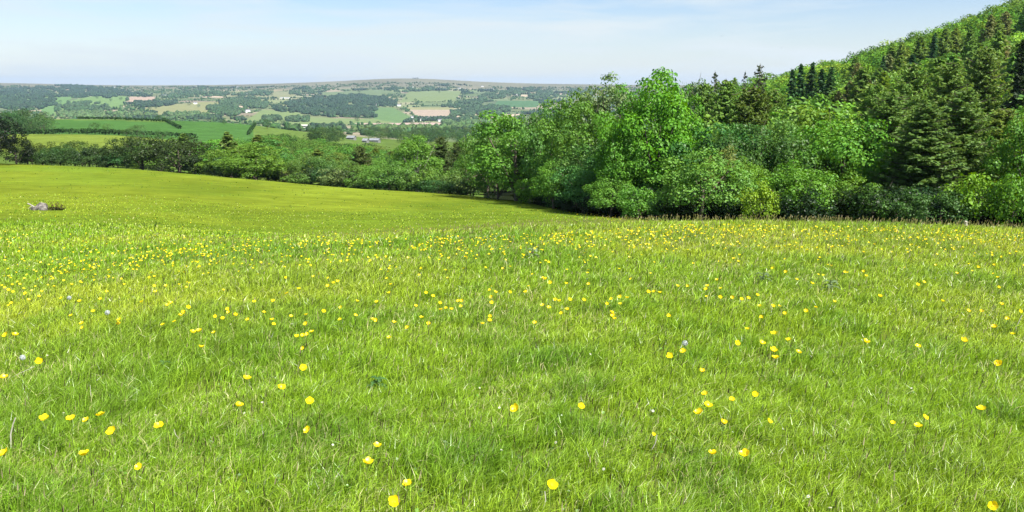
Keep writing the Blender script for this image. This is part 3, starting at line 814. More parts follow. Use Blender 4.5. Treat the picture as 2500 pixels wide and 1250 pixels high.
for key, c_, Y_, top_, w_, col_, lab_ in E2:
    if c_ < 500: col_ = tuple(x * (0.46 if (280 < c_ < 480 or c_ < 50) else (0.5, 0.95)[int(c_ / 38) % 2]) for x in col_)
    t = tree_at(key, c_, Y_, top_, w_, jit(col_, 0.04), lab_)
    if 'pale trunk' in lab_:
        for ch in t.children:
            if ch.name.startswith('trunk'):
                ch.data = ch.data.copy(); ch.data.materials[0] = M_PALEBARK
for i in range(44):
    c_ = 30 + i * 26
    s_ = float(s_of(c_, 430)); Y_ = float(edge(s_)) + random.uniform(1.5, 6)
    if 690 < c_ < 740 or c_ < 90 or 290 < c_ < 500: continue
    tree('bush', s_ * Y_, Y_, random.uniform(2.2, 4.2), random.uniform(4.5, 7), jit(random.choice([G_DARK, (0.040, 0.080, 0.020), (0.028, 0.055, 0.016)]), 0.2),
         'low hedge shrub closing the gaps along the far edge of the meadow', 'hedge shrubs along the far edge of the meadow')
# copse behind, downhill
n_ = 0
slope_items = []
Yc = 186.0
while Yc < 640:
    sp = 9.5 + Yc * 0.008
    Xc = float(s_of(10)) * Yc
    while Xc < float(s_of(1230)) * Yc:
        X = Xc + random.uniform(-0.4, 0.4) * sp; Y = Yc + random.uniform(-0.4, 0.4) * sp
        Xc += sp
        z = Hf(X, Y); pc, pr = project(X, Y, z)
        h = random.uniform(7.5, 11)
        top = pr - h * F / Y
        if pc < 300: continue
        if pc < 480 and Y > 262: continue
        if pc < 640 and (Y > 300): continue
        if pc < 860 and Y > 520: continue
        if pc < 480 and top < 336: h *= 0.6
        if 685 < pc < 760 and 215 < Y < 430: continue
        if 690 < pc < 755 and top < 388 and Y < 300: h = 3.5
        if 478 < pc < 530 and Y > 220: continue
        n_ += 1
        if n_ > 230: continue
        if n_ > 75:
            slope_items.append((X, Y, h, sp * random.uniform(1.05, 1.35), jit(random.choice([G_MID, G_ASH, G_DARK, G_OLIVE, G_BLUE]), 0.15))); continue
        k_ = random.choice(['hill', 'hill', 'hill', 'round', 'larch_far'] if Y > 230 else ['round', 'round', 'ash', 'larch_far'])
        c_ = random.choice([G_MID, G_ASH, G_DARK, G_OLIVE, (0.085, 0.165, 0.03), G_BLUE]) if k_ != 'larch_far' else G_OLIVE
        tree(k_, X, Y, h * (1.15 if k_ == 'larch_far' else 1), sp * random.uniform(1.05, 1.35) * (0.7 if k_ == 'larch_far' else 1), jit(c_, 0.15),
             'olive conifer among the trees running down the slope beyond the meadow' if k_ == 'larch_far' else 'green broadleaved tree on the slope falling away beyond the meadow edge', 'trees on the slope beyond the meadow')
    Yc += sp

merged('slope_woodland', slope_items, ['hill'], 'crowns of the farther trees filling the slope below the copse', 'woodland')
# dark wood at the left beyond the strip field, hedge trees between the fields
for i, (c_, Y_, t_, w_) in enumerate([(8, 480, 272, 60), (40, 500, 268, 60), (72, 510, 266, 60), (100, 505, 267, 56), (118, 490, 277, 50), (20, 460, 285, 55), (55, 465, 282, 50), (88, 470, 280, 50), (110, 462, 292, 42), (35, 450, 298, 46), (75, 448, 300, 44), (5, 520, 266, 60), (95, 446, 304, 36), (60, 520, 265, 60)]):
    tree_at('hill', c_, Y_, t_, w_, jit((0.036, 0.080, 0.024), 0.25), 'dark green tree in the small wood left of the far green fields', 'trees of the small wood on the left')
HT = [(240, 438, 296, 26, 'tallest dark tree in the hedge behind the strip field'), (272, 445, 298, 24, 'pale green tree right of the tallest in the hedge behind the strip field'),
      (342, 436, 303, 38, 'broad dark tree at the right of the hedge behind the strip field'), (318, 438, 312, 30, 'dark tree left of the broad one in the hedge behind the strip field'),
      (160, 440, 309, 24, 'rounded tree at the left of the hedge behind the strip field'), (184, 440, 312, 20, 'small dark tree left of the tallest in the hedge'),
      (222, 438, 314, 26, 'low hedge tree at the left foot of the tallest'), (360, 434, 316, 26, 'low bushy tree at the right end of the hedge'),
      (404, 420, 317, 32, 'dark bush alone right of the hedge behind the strip field'), (140, 440, 316, 22, 'low bush at the left end of the hedge')]
for c_, Y_, t_, w_, lab_ in HT:
    tree_at('hill', c_, Y_, t_, w_, jit((0.045, 0.095, 0.024), 0.2) if 'pale' not in lab_ else (0.08, 0.15, 0.04), lab_)

def hedge(points, h, w, color, label, step=None, name='hedgerow', group=None):
    """hedge as one rough box of leaves following the ground between photo points"""
    A = Acc(); pts = []
    for (a, b), (c, d) in zip(points[:-1], points[1:]):
        n = max(6, int(math.hypot(c - a, (d - b) * 3) / 1.2))
        t = np.linspace(0, 1, n)
        P = march(a + (c - a) * t, b + (d - b) * t, 300)
        pts.append(P[~np.isnan(P[:, 0])])
    P = np.vstack(pts)
    for i in range(len(P) - 1):
        L = np.linalg.norm(P[i + 1, :2] - P[i, :2])
        if L > 60: continue
        k = max(5, int(L * 9))
        t = rng.uniform(0, 1, (k, 1)); q = P[i] * (1 - t) + P[i + 1] * t
        off = rng.uniform(-1, 1, (k, 2)) * w / 2; zz = rng.uniform(0.1, 1, k) ** 0.6 * h
        q = q.copy(); q[:, :2] += off; q[:, 2] += zz
        v, f, c = cards(q, rand_dirs(k) + np.array((0, 0, .4)), rng.uniform(0.7, 1.5, k), 0.9, np.array(color) * rng.uniform(0.6, 1.3, (k, 1)))
        A.add(v, f, c)
    o = obj(name, A.mesh(name, M_LEAFV))
    tag(o, label, 'hedge', group)
HC = (0.035, 0.075, 0.022)
hedge([(150, 290), (270, 292.5), (400, 298)], 2.2, 2.0, HC, 'thin dark hedge along the top of the left green field')
hedge([(400, 294), (440, 315)], 2.2, 2.0, HC, 'short hedge slanting down between the two green fields')
hedge([(405, 292), (560, 299), (618, 304)], 2.2, 2.0, HC, 'dark hedge along the top of the right green field')
hedge([(624, 305), (607, 330)], 2.5, 2.2, HC, 'steep hedge dividing the right green field from the pale field')
hedge([(626, 303), (720, 307), (835, 323)], 2.2, 2.0, HC, 'hedge along the skyline of the pale field falling to the right')
hedge([(60, 331), (200, 328), (360, 333), (480, 338)], 3.0, 3.0, HC, 'continuous hedge behind the bright strip field')
for c_, r_, t_, w_, lab_ in [(396, 289, 280, 16, 'small round tree alone on the crest where three hedges meet'), (556, 299, 290, 13, 'small dark tree on the hedge above the right green field'), (658, 306, 289, 20, 'spreading tree alone on the hedge above the pale field')]:
    tree_at('hill', c_, 690, t_, w_, (0.035, 0.08, 0.024), lab_)

# ------------------------------------------------------------------ far valley and hillsides
_t = (1 + 5 ** 0.5) / 2
ICO = np.array([(-1, _t, 0), (1, _t, 0), (-1, -_t, 0), (1, -_t, 0), (0, -1, _t), (0, 1, _t), (0, -1, -_t), (0, 1, -_t), (_t, 0, -1), (_t, 0, 1), (-_t, 0, -1), (-_t, 0, 1)]) / math.hypot(1, _t)
ICF = np.array([(0, 11, 5), (0, 5, 1), (0, 1, 7), (0, 7, 10), (0, 10, 11), (1, 5, 9), (5, 11, 4), (11, 10, 2), (10, 7, 6), (7, 1, 8), (3, 9, 4), (3, 4, 2), (3, 2, 6), (3, 6, 8), (3, 8, 9), (4, 9, 5), (2, 4, 11), (6, 2, 10), (8, 6, 7), (9, 8, 1)])
def blobs(P, hw, hz, color, var=0.3):
    n = len(P)
    v = ICO[None] * rng.uniform(0.65, 1.25, (n, 12, 1)) * np.stack([hw, hw * rng.uniform(0.8, 1.2, n), hz], 1)[:, None, :]
    v = v + P[:, None, :] + np.array((0, 0, 1)) * (hz * 0.75)[:, None, None]
    f = (ICF[None] + (np.arange(n) * 12)[:, None, None]).reshape(-1, 3)
    c = np.asarray(color)[None, :] * (1 + var * rng.uniform(-1, 1, (n, 1))) * (1 + 0.1 * rng.uniform(-1, 1, (n, 3)))
    return v.reshape(-1, 3), f, np.repeat(c, 12, 0)
FG = (0.042, 0.074, 0.034); FD = (0.030, 0.054, 0.030)
WOODS = [
 ([(0, 214), (60, 216), (125, 209), (250, 214), (372, 231), (375, 237), (230, 236), (120, 236), (60, 243), (0, 247)], FD, 'dark wood stretching along the left hillside'),
 ([(0, 244), (100, 243), (137, 241), (136, 256), (110, 266), (0, 266)], FD, 'dark wood at the left edge behind the small white farm'),
 ([(145, 258), (210, 250), (268, 256), (272, 268), (230, 276), (136, 278)], FG, 'rounded wood below the left pale fields'),
 ([(136, 276), (250, 276), (300, 277), (380, 281), (385, 290), (140, 289)], (0.065, 0.105, 0.042), 'belt of trees just above the green fields'),
 ([(327, 251), (370, 246), (437, 249), (435, 258), (380, 262), (330, 260)], FD, 'small dark wood in the middle of the pale fields'),
 ([(410, 281), (470, 277), (515, 280), (512, 291), (410, 290)], (0.06, 0.10, 0.04), 'belt of trees above the right green field'),
 ([(505, 262), (560, 246), (600, 238), (640, 244), (662, 258), (600, 276), (560, 284), (520, 276)], FG, 'wood sloping down to the round pale hill'),
 ([(668, 264), (700, 250), (760, 238), (850, 232), (930, 236), (968, 248), (966, 258), (913, 260), (913, 287), (860, 288), (800, 285), (740, 278), (680, 272)], FD, 'largest dark wood in the middle of the far hillside'),
 ([(1078, 258), (1130, 249), (1190, 230), (1290, 216), (1302, 228), (1200, 241), (1130, 262), (1090, 264)], FG, 'long wood climbing to the right on the far hillside'),
 ([(1090, 288), (1130, 262), (1175, 256), (1245, 264), (1232, 280), (1180, 292), (1120, 293)], FG, 'wood right of the village'),
 ([(700, 289), (756, 287), (755, 298), (700, 298)], FG, 'small wood on the flank of the round pale hill'),
 ([(642, 288), (688, 286), (690, 297), (645, 297)], FG, 'smallest wood left of the round pale hill'),
 ([(752, 310), (835, 309), (848, 319), (760, 320)], FD, 'row of dark trees below the pale strip of the valley floor'),
 ([(858, 314), (1180, 309), (1190, 318), (860, 321)], (0.06, 0.10, 0.034), 'belt of trees across the valley floor'),
 ([(1075, 298), (1200, 297), (1190, 306), (1090, 305)], (0.065, 0.11, 0.04), 'trees on the valley floor right of the village'),
 ([(955, 216), (1062, 212), (1062, 221), (980, 226)], FG, 'strip of wood high under the moor'),
 ([(1290, 232), (1342, 222), (1360, 238), (1300, 242)], FG, 'small wood high on the right of the far hillside'),
 ([(1375, 224), (1450, 218), (1450, 234), (1400, 236)], FG, 'wood beside the large right-hand trees on the far hillside'),
 ([(565, 232), (635, 222), (672, 227), (640, 240)], FG, 'wood high up left of the middle of the far hillside'),
 ([(395, 232), (460, 224), (560, 226), (560, 233), (400, 240)], FG, 'thin wood high over the pale fields'),
 ([(440, 216), (520, 214), (520, 220), (440, 222)], FG, 'short strip of wood below the left of the moor'),
 ([(700, 226), (790, 216), (800, 222), (720, 234)], FG, 'thin strip of wood left of the largest dark wood'),
]
for poly, colr, lab in WOODS:
    xs = [p[0] for p in poly]; ys = [p[1] for p in poly]
    area = (max(xs) - min(xs)) * (max(ys) - min(ys))
    n = int(area * 1.1)
    px = rng.uniform(min(xs), max(xs), n); py = rng.uniform(min(ys), max(ys), n)
    m = inpoly(px + 40 * (fbm(px / 14, py / 5, 90, 3) - 0.5), py + 12 * (fbm(px / 16, py / 6, 91, 3) - 0.5), poly)
    # keep a few clearings
    m &= fbm(px / 14, py / 4, 93, 3) > 0.45
    P = march(px[m], py[m], 950)
    P = P[~np.isnan(P[:, 0])]
    if len(P) < 3: continue
    hw = rng.uniform(3.4, 6.4, len(P)) * (0.8 + P[:, 1] / 9000)
    A = Acc(); A.add(*blobs(P, hw, hw * rng.uniform(0.8, 1.15, len(P)), colr, 0.35))
    tag(obj('far_woodland', A.mesh('far_woodland', M_FAR)), lab, 'woodland', 'far woods across the valley', 'stuff')

# little copses strewn over the far hillside
n = 90000
px = rng.uniform(-100, 1500, n); py = rng.uniform(208, 300, n)
P = march(px, py, 2200); ok = ~np.isnan(P[:, 0]); P = P[ok]; px = px[ok]; py = py[ok]
m = (fbm(P[:, 0] / 170, P[:, 1] / 300, 133, 3) > 0.70) & (P[:, 1] < 6200)
for poly, fc in FIELDS: m &= ~inpoly(px, py, poly)
P = P[m]; hw = rng.uniform(3.4, 6.4, len(P)) * (0.8 + P[:, 1] / 9000)
A = Acc(); A.add(*blobs(P, hw, hw * rng.uniform(.8, 1.1, len(P)), FD, .35))
tag(obj('far_copses', A.mesh('far_copses', M_FAR)), 'small dark copses strewn between the far fields', 'woodland', None, 'stuff')
print('copse blobs', len(P))
# near side of the valley: real leafy trees, then masses
items = []
for a, b, c, d, n in [(895, 1200, 322, 352, 240), (760, 900, 335, 352, 45), (1190, 1500, 312, 350, 90)]:
    P = march(rng.uniform(a, c and b, n), rng.uniform(c, d, n), 560)
    for X, Y, Z in P:
        pc_ = 1250 + F * X / Y
        if not math.isnan(X) and Y > 600 and not (835 < pc_ < 945 and Y < 900):
            items.append((X, Y, random.uniform(8, 12), random.uniform(10, 15), jit(random.choice([(0.05, 0.10, 0.026), (0.045, 0.085, 0.026), (0.07, 0.12, 0.03)]), 0.2)))
merged('valley_woodland', items, ['med'], 'trees filling the near side of the valley floor beyond the copse', 'woodland')

# hedgerows of the far fields
A = Acc()
N_ = 900000
X = rng.uniform(-5200, 1500, N_); Y = rng.uniform(1100, 6300, N_)
m = (np.abs(X / Y + 0.24) < 0.52)
X = X[m]; Y = Y[m]
d1, d2, bi, bj = nearest_sites(X, Y)
edge_ok = _hash((bi + bj) * 7, (bi * 3), 5) > -1
m = (d2 - d1 < 5.5)
X = X[m]; Y = Y[m]
X2 = X; Y2 = Y
Z2 = Hd(X2, Y2)
pc, pr = project(X2, Y2, Z2)
keep = np.ones(len(X2), bool)
for poly, fc in FIELDS:
    keep &= ~inpoly(pc, pr, poly)
keep &= rng.uniform(size=len(X2)) < 0.8
keep &= fbm(X2 / 200, Y2 / 200, 23, 2) > 0.3
X2, Y2, Z2 = X2[keep], Y2[keep], Z2[keep]
n = len(X2)
big = rng.uniform(size=n) < 0.22
hw = np.where(big, rng.uniform(3, 6, n), rng.uniform(3.0, 5.5, n)); hz = np.where(big, rng.uniform(4, 7.5, n), rng.uniform(1.3, 2.6, n))
A.add(*blobs(np.stack([X2, Y2, Z2], 1), hw, hz, (0.042, 0.082, 0.030), 0.3))
tag(obj('far_hedgerows', A.mesh('far_hedgerows', M_FAR)), 'network of dark hedgerows dividing the fields across the valley', 'hedge', None, 'stuff')
print('hedge blobs', n)

# single trees one can pick out in the far fields
pts_ = [(710, 350), (850, 320), (970, 345), (1055, 330), (1120, 315), (1210, 310), (1055, 400), (1310, 415), (1360, 410), (1655, 380), (1730, 395), (1880, 378), (670, 372), (525, 358), (1575, 325), (1675, 352), (1955, 243), (2145, 245), (2370, 295), (1430, 480), (420, 218), (1250, 405), (870, 362)]
far_trees = [(x / 3.571, 150 + y / 3.571) for x, y in pts_]
far_trees += [(600 + x / 3.571, 150 + y / 3.571) for x, y in [(1155, 545), (1450, 540), (1360, 425), (1060, 250), (990, 265), (1480, 345), (1400, 328), (1690, 270), (1885, 305), (1240, 185), (1520, 190), (2180, 240), (970, 520), (320, 550), (1310, 320), (860, 260), (2210, 310)]]
labs = ['round tree standing alone in the pale fields on the left', 'dark tree standing alone on the far hillside']
for i, (c_, r_) in enumerate(far_trees):
    P = march(c_, r_ + 1.5, 950)[0]
    if np.isnan(P[0]): continue
    h = random.uniform(10, 14) * (0.8 + P[1] / 8000)
    tree('med', P[0], P[1], h, h * random.uniform(0.9, 1.2), jit((0.040, 0.085, 0.028), 0.2),
         'round dark tree standing alone in a pale far field on the left' if c_ < 560 else 'small dark tree standing alone in a far field beyond the copse', 'lone trees in the far fields')
# clump on the moor's highest point
for c_ in (1009, 1014, 1019):
    P = march(c_, 193.5, 5000)[0]
    if not np.isnan(P[0]):
        tree('med', P[0], P[1], 16, 20, (0.03, 0.045, 0.03), 'low dark clump on the highest point of the moor', 'clump on the top of the moor')

# ------------------------------------------------------------------ houses
def house(X, Y, L, W, h, rh, az, label, group=None, name='farmhouse', cat='house', wm=None, rm=None, z=None, det=False):
    z = Hf(X, Y) if z is None else z
    r = bpy.data.objects.new(name, None); COL.objects.link(r); r.location = (X, Y, z - 0.3); r.rotation_euler = (0, 0, az)
    tag(r, label, cat, group)
    a, b = L / 2, W / 2
    v = [(-a, -b, -1), (a, -b, -1), (a, b, -1), (-a, b, -1), (-a, -b, h), (a, -b, h), (a, b, h), (-a, b, h), (-a, 0, h + rh), (a, 0, h + rh)]
    q = [(0, 1, 5, 4), (2, 3, 7, 6)]; p = [(1, 2, 6, 9, 5), (3, 0, 4, 8, 7)]
    obj('wall', mesh_np('wall', v, [np.array(q), np.array(p)], wm or M_WALLW), r)
    e = 0.4; t = 0.25; k = rh / b
    def slab(sg):
        y0, y1 = sg * (b + e), 0.0; z0, z1 = h - e * k + 0.02, h + rh + 0.02
        vv = [(-a - e, y0, z0), (a + e, y0, z0), (a + e, y1, z1), (-a - e, y1, z1)]
        vv += [(x, y, zz + t) for x, y, zz in vv]
        ff = [(0, 1, 2, 3), (4, 5, 6, 7), (0, 1, 5, 4), (1, 2, 6, 5), (2, 3, 7, 6), (3, 0, 4, 7)]
        return np.array(vv), np.array(ff)
    A = Acc(); A.add(*slab(1)); A.add(*slab(-1))
    ro = obj('roof', A.mesh('roof', rm or M_ROOF), r)
    if det:
        A = Acc()
        c = np.array([(x, y, zz) for zz in (h + rh * 0.4, h + rh + 1.1) for x, y in ((a - 1.3, -.5), (a - .3, -.5), (a - .3, .5), (a - 1.3, .5))])
        A.add(c, np.array([(0, 1, 5, 4), (1, 2, 6, 5), (2, 3, 7, 6), (3, 0, 4, 7), (4, 5, 6, 7)]))
        obj('chimney', A.mesh('chimney', M_STONE), ro)
        for x in (-a * .55, 0.0, a * .55):
            w_ = np.array([(x - .5, -b - .03, h * .55), (x + .5, -b - .03, h * .55), (x + .5, -b - .03, h * .8), (x - .5, -b - .03, h * .8), (x - .5, -b + .05, h * .55), (x + .5, -b + .05, h * .55), (x + .5, -b + .05, h * .8), (x - .5, -b + .05, h * .8)])
            obj('window', mesh_np('window', w_, np.array([(0, 1, 2, 3), (0, 1, 5, 4), (1, 2, 6, 5), (2, 3, 7, 6), (3, 0, 4, 7)]), M_WINDOW), r)
    return r
HS = [(64, 262, 'white farmhouse among the dark wood at the left edge'), (381, 256.5, 'small white house beside the dark wood in the pale fields'), (477, 253, 'white house above the lone trees in the pale fields'),
      (400, 234.5, 'white farm high on the left hillside, left of a pair'), (409, 234.5, 'white farm high on the left hillside, right of a pair'), (483, 211, 'tiny white house under the moor, left of the middle'),
      (580, 213, 'tiny white house under the moor near the middle'), (598, 273.5, 'white house half hidden in the wood sloping to the round hill'), (605, 272, 'pale long house beside the half hidden white one'),
      (606, 230, 'white dot of a farm above the long sheds'), (280, 213.5, 'white farm at the top left under the moor'), (804, 242.5, 'white house in the upper part of the largest wood'),
      (974, 258, 'white house at the right tip of the largest wood'), (922, 257, 'pale house on the edge above the green field'), (1286, 214.5, 'white farm on the right below the moor'),
      (1178, 211, 'white farm below the moor, right of the middle'), (1121, 216, 'pale farm beside the pinkish field below the moor'), (1261, 231.5, 'white cottage on the right of the far hillside'), (1202, 218, 'cottage near the end of the long climbing wood')]
for c_, r_, lab in HS:
    P = march(c_, r_ + 1, 1500)[0]
    if np.isnan(P[0]): continue
    house(P[0], P[1], random.uniform(14, 20), 8, 6, 3.2, random.uniform(-0.5, 0.5), lab, None, det=True)
for c_, r_, lab in [(690, 240, 'long pale shed, left of two on the far hillside'), (701, 240, 'long pale shed, right of two on the far hillside'), (1005, 213, 'long pale farm shed under the moor'), (694.5, 240.5, None)]:
    if lab is None: continue
    P = march(c_, r_, 1500)[0]
    if np.isnan(P[0]): continue
    house(P[0], P[1], 24, 10, 4, 2.4, random.uniform(-0.1, 0.1), lab, None, 'farm_shed', 'shed', M_WALLW, M_BARNROOF)
for i in range(30):
    c_ = 1006 + 72 * ((i * 0.618) % 1); r_ = 288.5 + 9 * ((i * 0.377) % 1)
    P = march(c_, r_, 1500)[0]
    if np.isnan(P[0]): continue
    house(P[0], P[1], random.uniform(10, 16), 8, 5.5, 3, random.uniform(-1.5, 1.5), 'white house with dark roof in the far village on the valley floor', 'houses of the far village', 'village_house')
village_items = []
for i in range(26):
    c_ = 1000 + 85 * ((i * 0.618 + .3) % 1); r_ = 288 + 11 * ((i * 0.713) % 1)
    P = march(c_, r_, 1500)[0]
    village_items.append((P[0], P[1], random.uniform(7, 10), random.uniform(8, 12), jit((0.04, 0.085, 0.03), 0.2)))
merged('village_trees', village_items, ['med'], 'dark tree tops between the white houses of the far village', 'woodland')
for c_, r_, L_, lab in [(915, 347, 26, 'large grey-roofed barn among the trees of the valley'), (893, 348, 12, 'small grey barn left of the large grey-roofed barn'), (858, 341, 20, 'brown-walled barn below the pale field')]:
    P = march(c_, r_, 560)[0]
    if not np.isnan(P[0]):
        house(P[0], P[1], L_ * P[1] / 1900 * 0.9, 8, 2.0, 1.6, -0.15, lab, None, 'barn', 'barn', M_BARNWALL, M_BARNROOF, z=P[2] + 0.4)
#@@PART3

# ------------------------------------------------------------------ things lying in the meadow
P = march(104, 513, 30)[0]
bx_, by_, bz_ = P
def rock(name, X, Y, z, sx, sy, sz, mat, label, cat='stone', seed=0):
    import bmesh
    bm = bmesh.new(); bmesh.ops.create_icosphere(bm, subdivisions=4, radius=1)
    for v in bm.verts:
        c = v.co
        k = 1 + 0.32 * (fbm(np.array([c.x * 1.6 + seed]), np.array([c.y * 1.6 + c.z * 1.3]), seed, 4)[0] - 0.5) * 2
        v.co = Vector((c.x * sx * k, c.y * sy * k, c.z * sz * k))
        if v.co.x > 0.55 * sx: v.co.x = 0.55 * sx + (v.co.x - 0.55 * sx) * 0.45
    me = bpy.data.meshes.new(name); bm.to_mesh(me); bm.free(); me.materials.append(mat)
    o = obj(name, me, None, (X, Y, z)); tag(o, label, cat); return o
rock('boulder', bx_ - 0.05, by_, bz_ + 0.16, 0.36, 0.3, 0.27, M_STONE, 'pale grey boulder lying in the meadow on the left', seed=3)
rock('stone', bx_ + 0.2, by_ - 0.22, bz_ + 0.1, 0.27, 0.22, 0.22, solid('dark_stone', (0.05, 0.045, 0.04), (0.22, 0.2, 0.18), 5, 0.9, 0.8), 'dark smaller stone in front of the pale boulder', seed=8)
rock('stone', bx_ - 0.38, by_ - 0.16, bz_ + 0.06, 0.26, 0.2, 0.16, solid('mossy_stone', (0.03, 0.03, 0.02), (0.12, 0.11, 0.09), 6, 0.9, 0.8), 'blackish flat stone left of the pale boulder', seed=11)
A = Acc()
A.add(*tube([(-0.75, -0.05, 0.42), (-0.62, -0.03, 0.36), (-0.4, 0, 0.2), (-0.1, 0.05, 0.05)], [0.045, 0.04, 0.04, 0.03], 7))
A.add(*tube([(-0.5, -0.02, 0.27), (-0.62, -0.1, 0.2), (-0.7, -0.14, 0.1)], [0.02, 0.015, 0.01], 5))
b_ = obj('fallen_branch', A.mesh('fallen_branch', M_PALEBARK, True), None, (bx_, by_ - 0.1, bz_)); tag(b_, 'short bleached branch sticking up left of the pale boulder', 'branch')
r_ = bpy.data.objects.new('dry_dock_plant', None); COL.objects.link(r_); r_.location = (bx_ + 0.75, by_ - 0.05, bz_); tag(r_, 'brown dried dock clump right of the pale boulder', 'plant')
for k in range(9):
    A = Acc(); a = random.uniform(-0.9, 0.9); bs = random.uniform(-0.35, 0.35); hh = random.uniform(0.3, 0.62)
    A.add(*tube([(bs, 0, -0.02), (bs + a * .12, 0, hh * .5), (bs + a * .3, 0.02, hh)], [0.012, 0.009, 0.004], 5), np.array((0.10, 0.07, 0.035)))
    n = 16; t = rng.uniform(0.35, 1, n); q = np.stack([bs + a * .3 * t, rng.normal(0, .03, n), hh * t], 1) + rng.normal(0, .025, (n, 3))
    A.add(*cards(q, rand_dirs(n), 0.07, 0.6, np.array((0.11, 0.075, 0.035)) * rng.uniform(.6, 1.4, (n, 1))))
    obj('seed_stalk', A.mesh('seed_stalk', M_LEAFV), r_)
A = Acc(); n = 150
q = np.stack([rng.normal(0, .28, n), rng.normal(0, .12, n), rng.uniform(0.02, .16, n)], 1)
A.add(*cards(q, rand_dirs(n) + np.array((0, 0, 1.)), 0.20, 0.5, np.array((0.07, 0.075, 0.025)) * rng.uniform(.6, 1.3, (n, 1))))
obj('leaf_rosette', A.mesh('leaf_rosette', M_LEAFV), r_)

# fence posts at the foot of the right-hand wood
def post(col, Y, top, label, group=None):
    s = float(s_of(col, 545)); X = s * Y; z = Hf(X, Y); h = float(g(top)) * Y - z
    A = Acc(); w = 0.075
    n = 5; V = []; Q = []
    for i in range(n):
        zz = -0.3 + (h + 0.3) * i / (n - 1); o = 0.012 * math.sin(i * 2.1)
        V += [(-w + o, -w, zz), (w + o, -w * 0.9, zz), (w + o, w, zz + (0.03 if i == n - 1 else 0)), (-w + o, w * 0.95, zz + (0.05 if i == n - 1 else 0))]
    for i in range(n - 1):
        for k in range(4): Q.append((i * 4 + k, i * 4 + (k + 1) % 4, i * 4 + 4 + (k + 1) % 4, i * 4 + 4 + k))
    Q.append(((n - 1) * 4, (n - 1) * 4 + 1, (n - 1) * 4 + 2, (n - 1) * 4 + 3))
    o = obj('fence_post', mesh_np('fence_post', V, np.array(Q), M_WOODPOST), None, (X, Y, z)); o.rotation_euler = (0.02, -0.03, 0.4)
    tag(o, label, 'fence post', group)
post(2358, 43.5, 541, 'weathered pale fence post at the meadow edge before the dark larches')
post(2318, 46, 548, 'shorter darker fence post left of the pale one')

# two small birds in the sky
for c_, r_, D in [(1762, 88, 120), (1908, 117, 140)]:
    s = float(s_of(c_, r_)); root = bpy.data.objects.new('swallow', None); COL.objects.link(root)
    root.location = (s * D, D, float(g(r_)) * D); root.rotation_euler = (0.2, 0.3, random.uniform(0, 6))
    tag(root, 'tiny dark bird in the sky left of the wooded ridge' if c_ < 1800 else 'tiny dark bird in the sky close to the wooded ridge', 'bird')
    mb = solid('bird_plumage', (0.02, 0.02, 0.03), (0.04, 0.04, 0.05), 20)
    A = Acc(); A.add(*tube([(-.09, 0, 0), (-.05, 0, .005), (0, 0, .01), (.06, 0, .005), (.13, 0, 0)], [.004, .018, .022, .014, .003], 8))
    obj('body', A.mesh('body', mb, True), root)
    for sg in (-1, 1):
        V = [(-.03, 0, .01), (.03, 0, .01), (.0, sg * .1, .035), (.03, sg * .1, .035), (.07, sg * .2, .02), (-.03, 0, .016), (.03, 0, .016), (.0, sg * .1, .04), (.03, sg * .1, .04)]
        obj('wing', mesh_np('wing', V, [np.array([(0, 1, 3, 2), (5, 6, 8, 7), (0, 2, 7, 5), (1, 3, 8, 6)]), np.array([(2, 3, 4), (7, 8, 4), (2, 4, 7), (3, 4, 8)])], mb), root)

# ------------------------------------------------------------------ grass
TUFTS = [(1340, 895, .30, .9), (1140, 1140, .28, .8), (745, 1085, .30, .8), (2390, 700, .8, .7), (280, 905, .35, .7), (690, 790, .5, .6), (1480, 700, .5, .5), (60, 1000, .3, .5), (1200, 850, .35, .6), (790, 690, .9, .6), (1900, 700, .8, .45), (560, 930, .3, .4), (1960, 880, .3, .5), (1300, 650, 1.0, .4), (450, 1100, .35, .4), (2260, 1150, .3, .35), (100, 1200, .3, .5)]
TP = [(march(a, b, 1.5)[0], c, d) for a, b, c, d in TUFTS]
def lush(X, Y):
    l = np.clip((fbm(X / 1.3 + 40, Y / 1.3, 88, 3) - 0.56) * 4.5, 0, 0.6)
    l = np.maximum(l, np.clip((fbm(X / 0.38 + 11, Y / 0.38, 188, 2) - 0.60) * 4, 0, 0.6))
    for p, r_, a in TP:
        l = np.maximum(l, a * np.exp(-(((X - p[0]) / (r_ * 1.3)) ** 2 + ((Y - p[1]) / r_) ** 2)))
    return np.clip(l, 0, 1)
def sample_Y(n, a, b, pw):
    Y = np.linspace(a, b, 2000); w = Y * Y ** (-pw); c = np.cumsum(w); c /= c[-1]
    return np.interp(rng.uniform(size=n), c, Y)
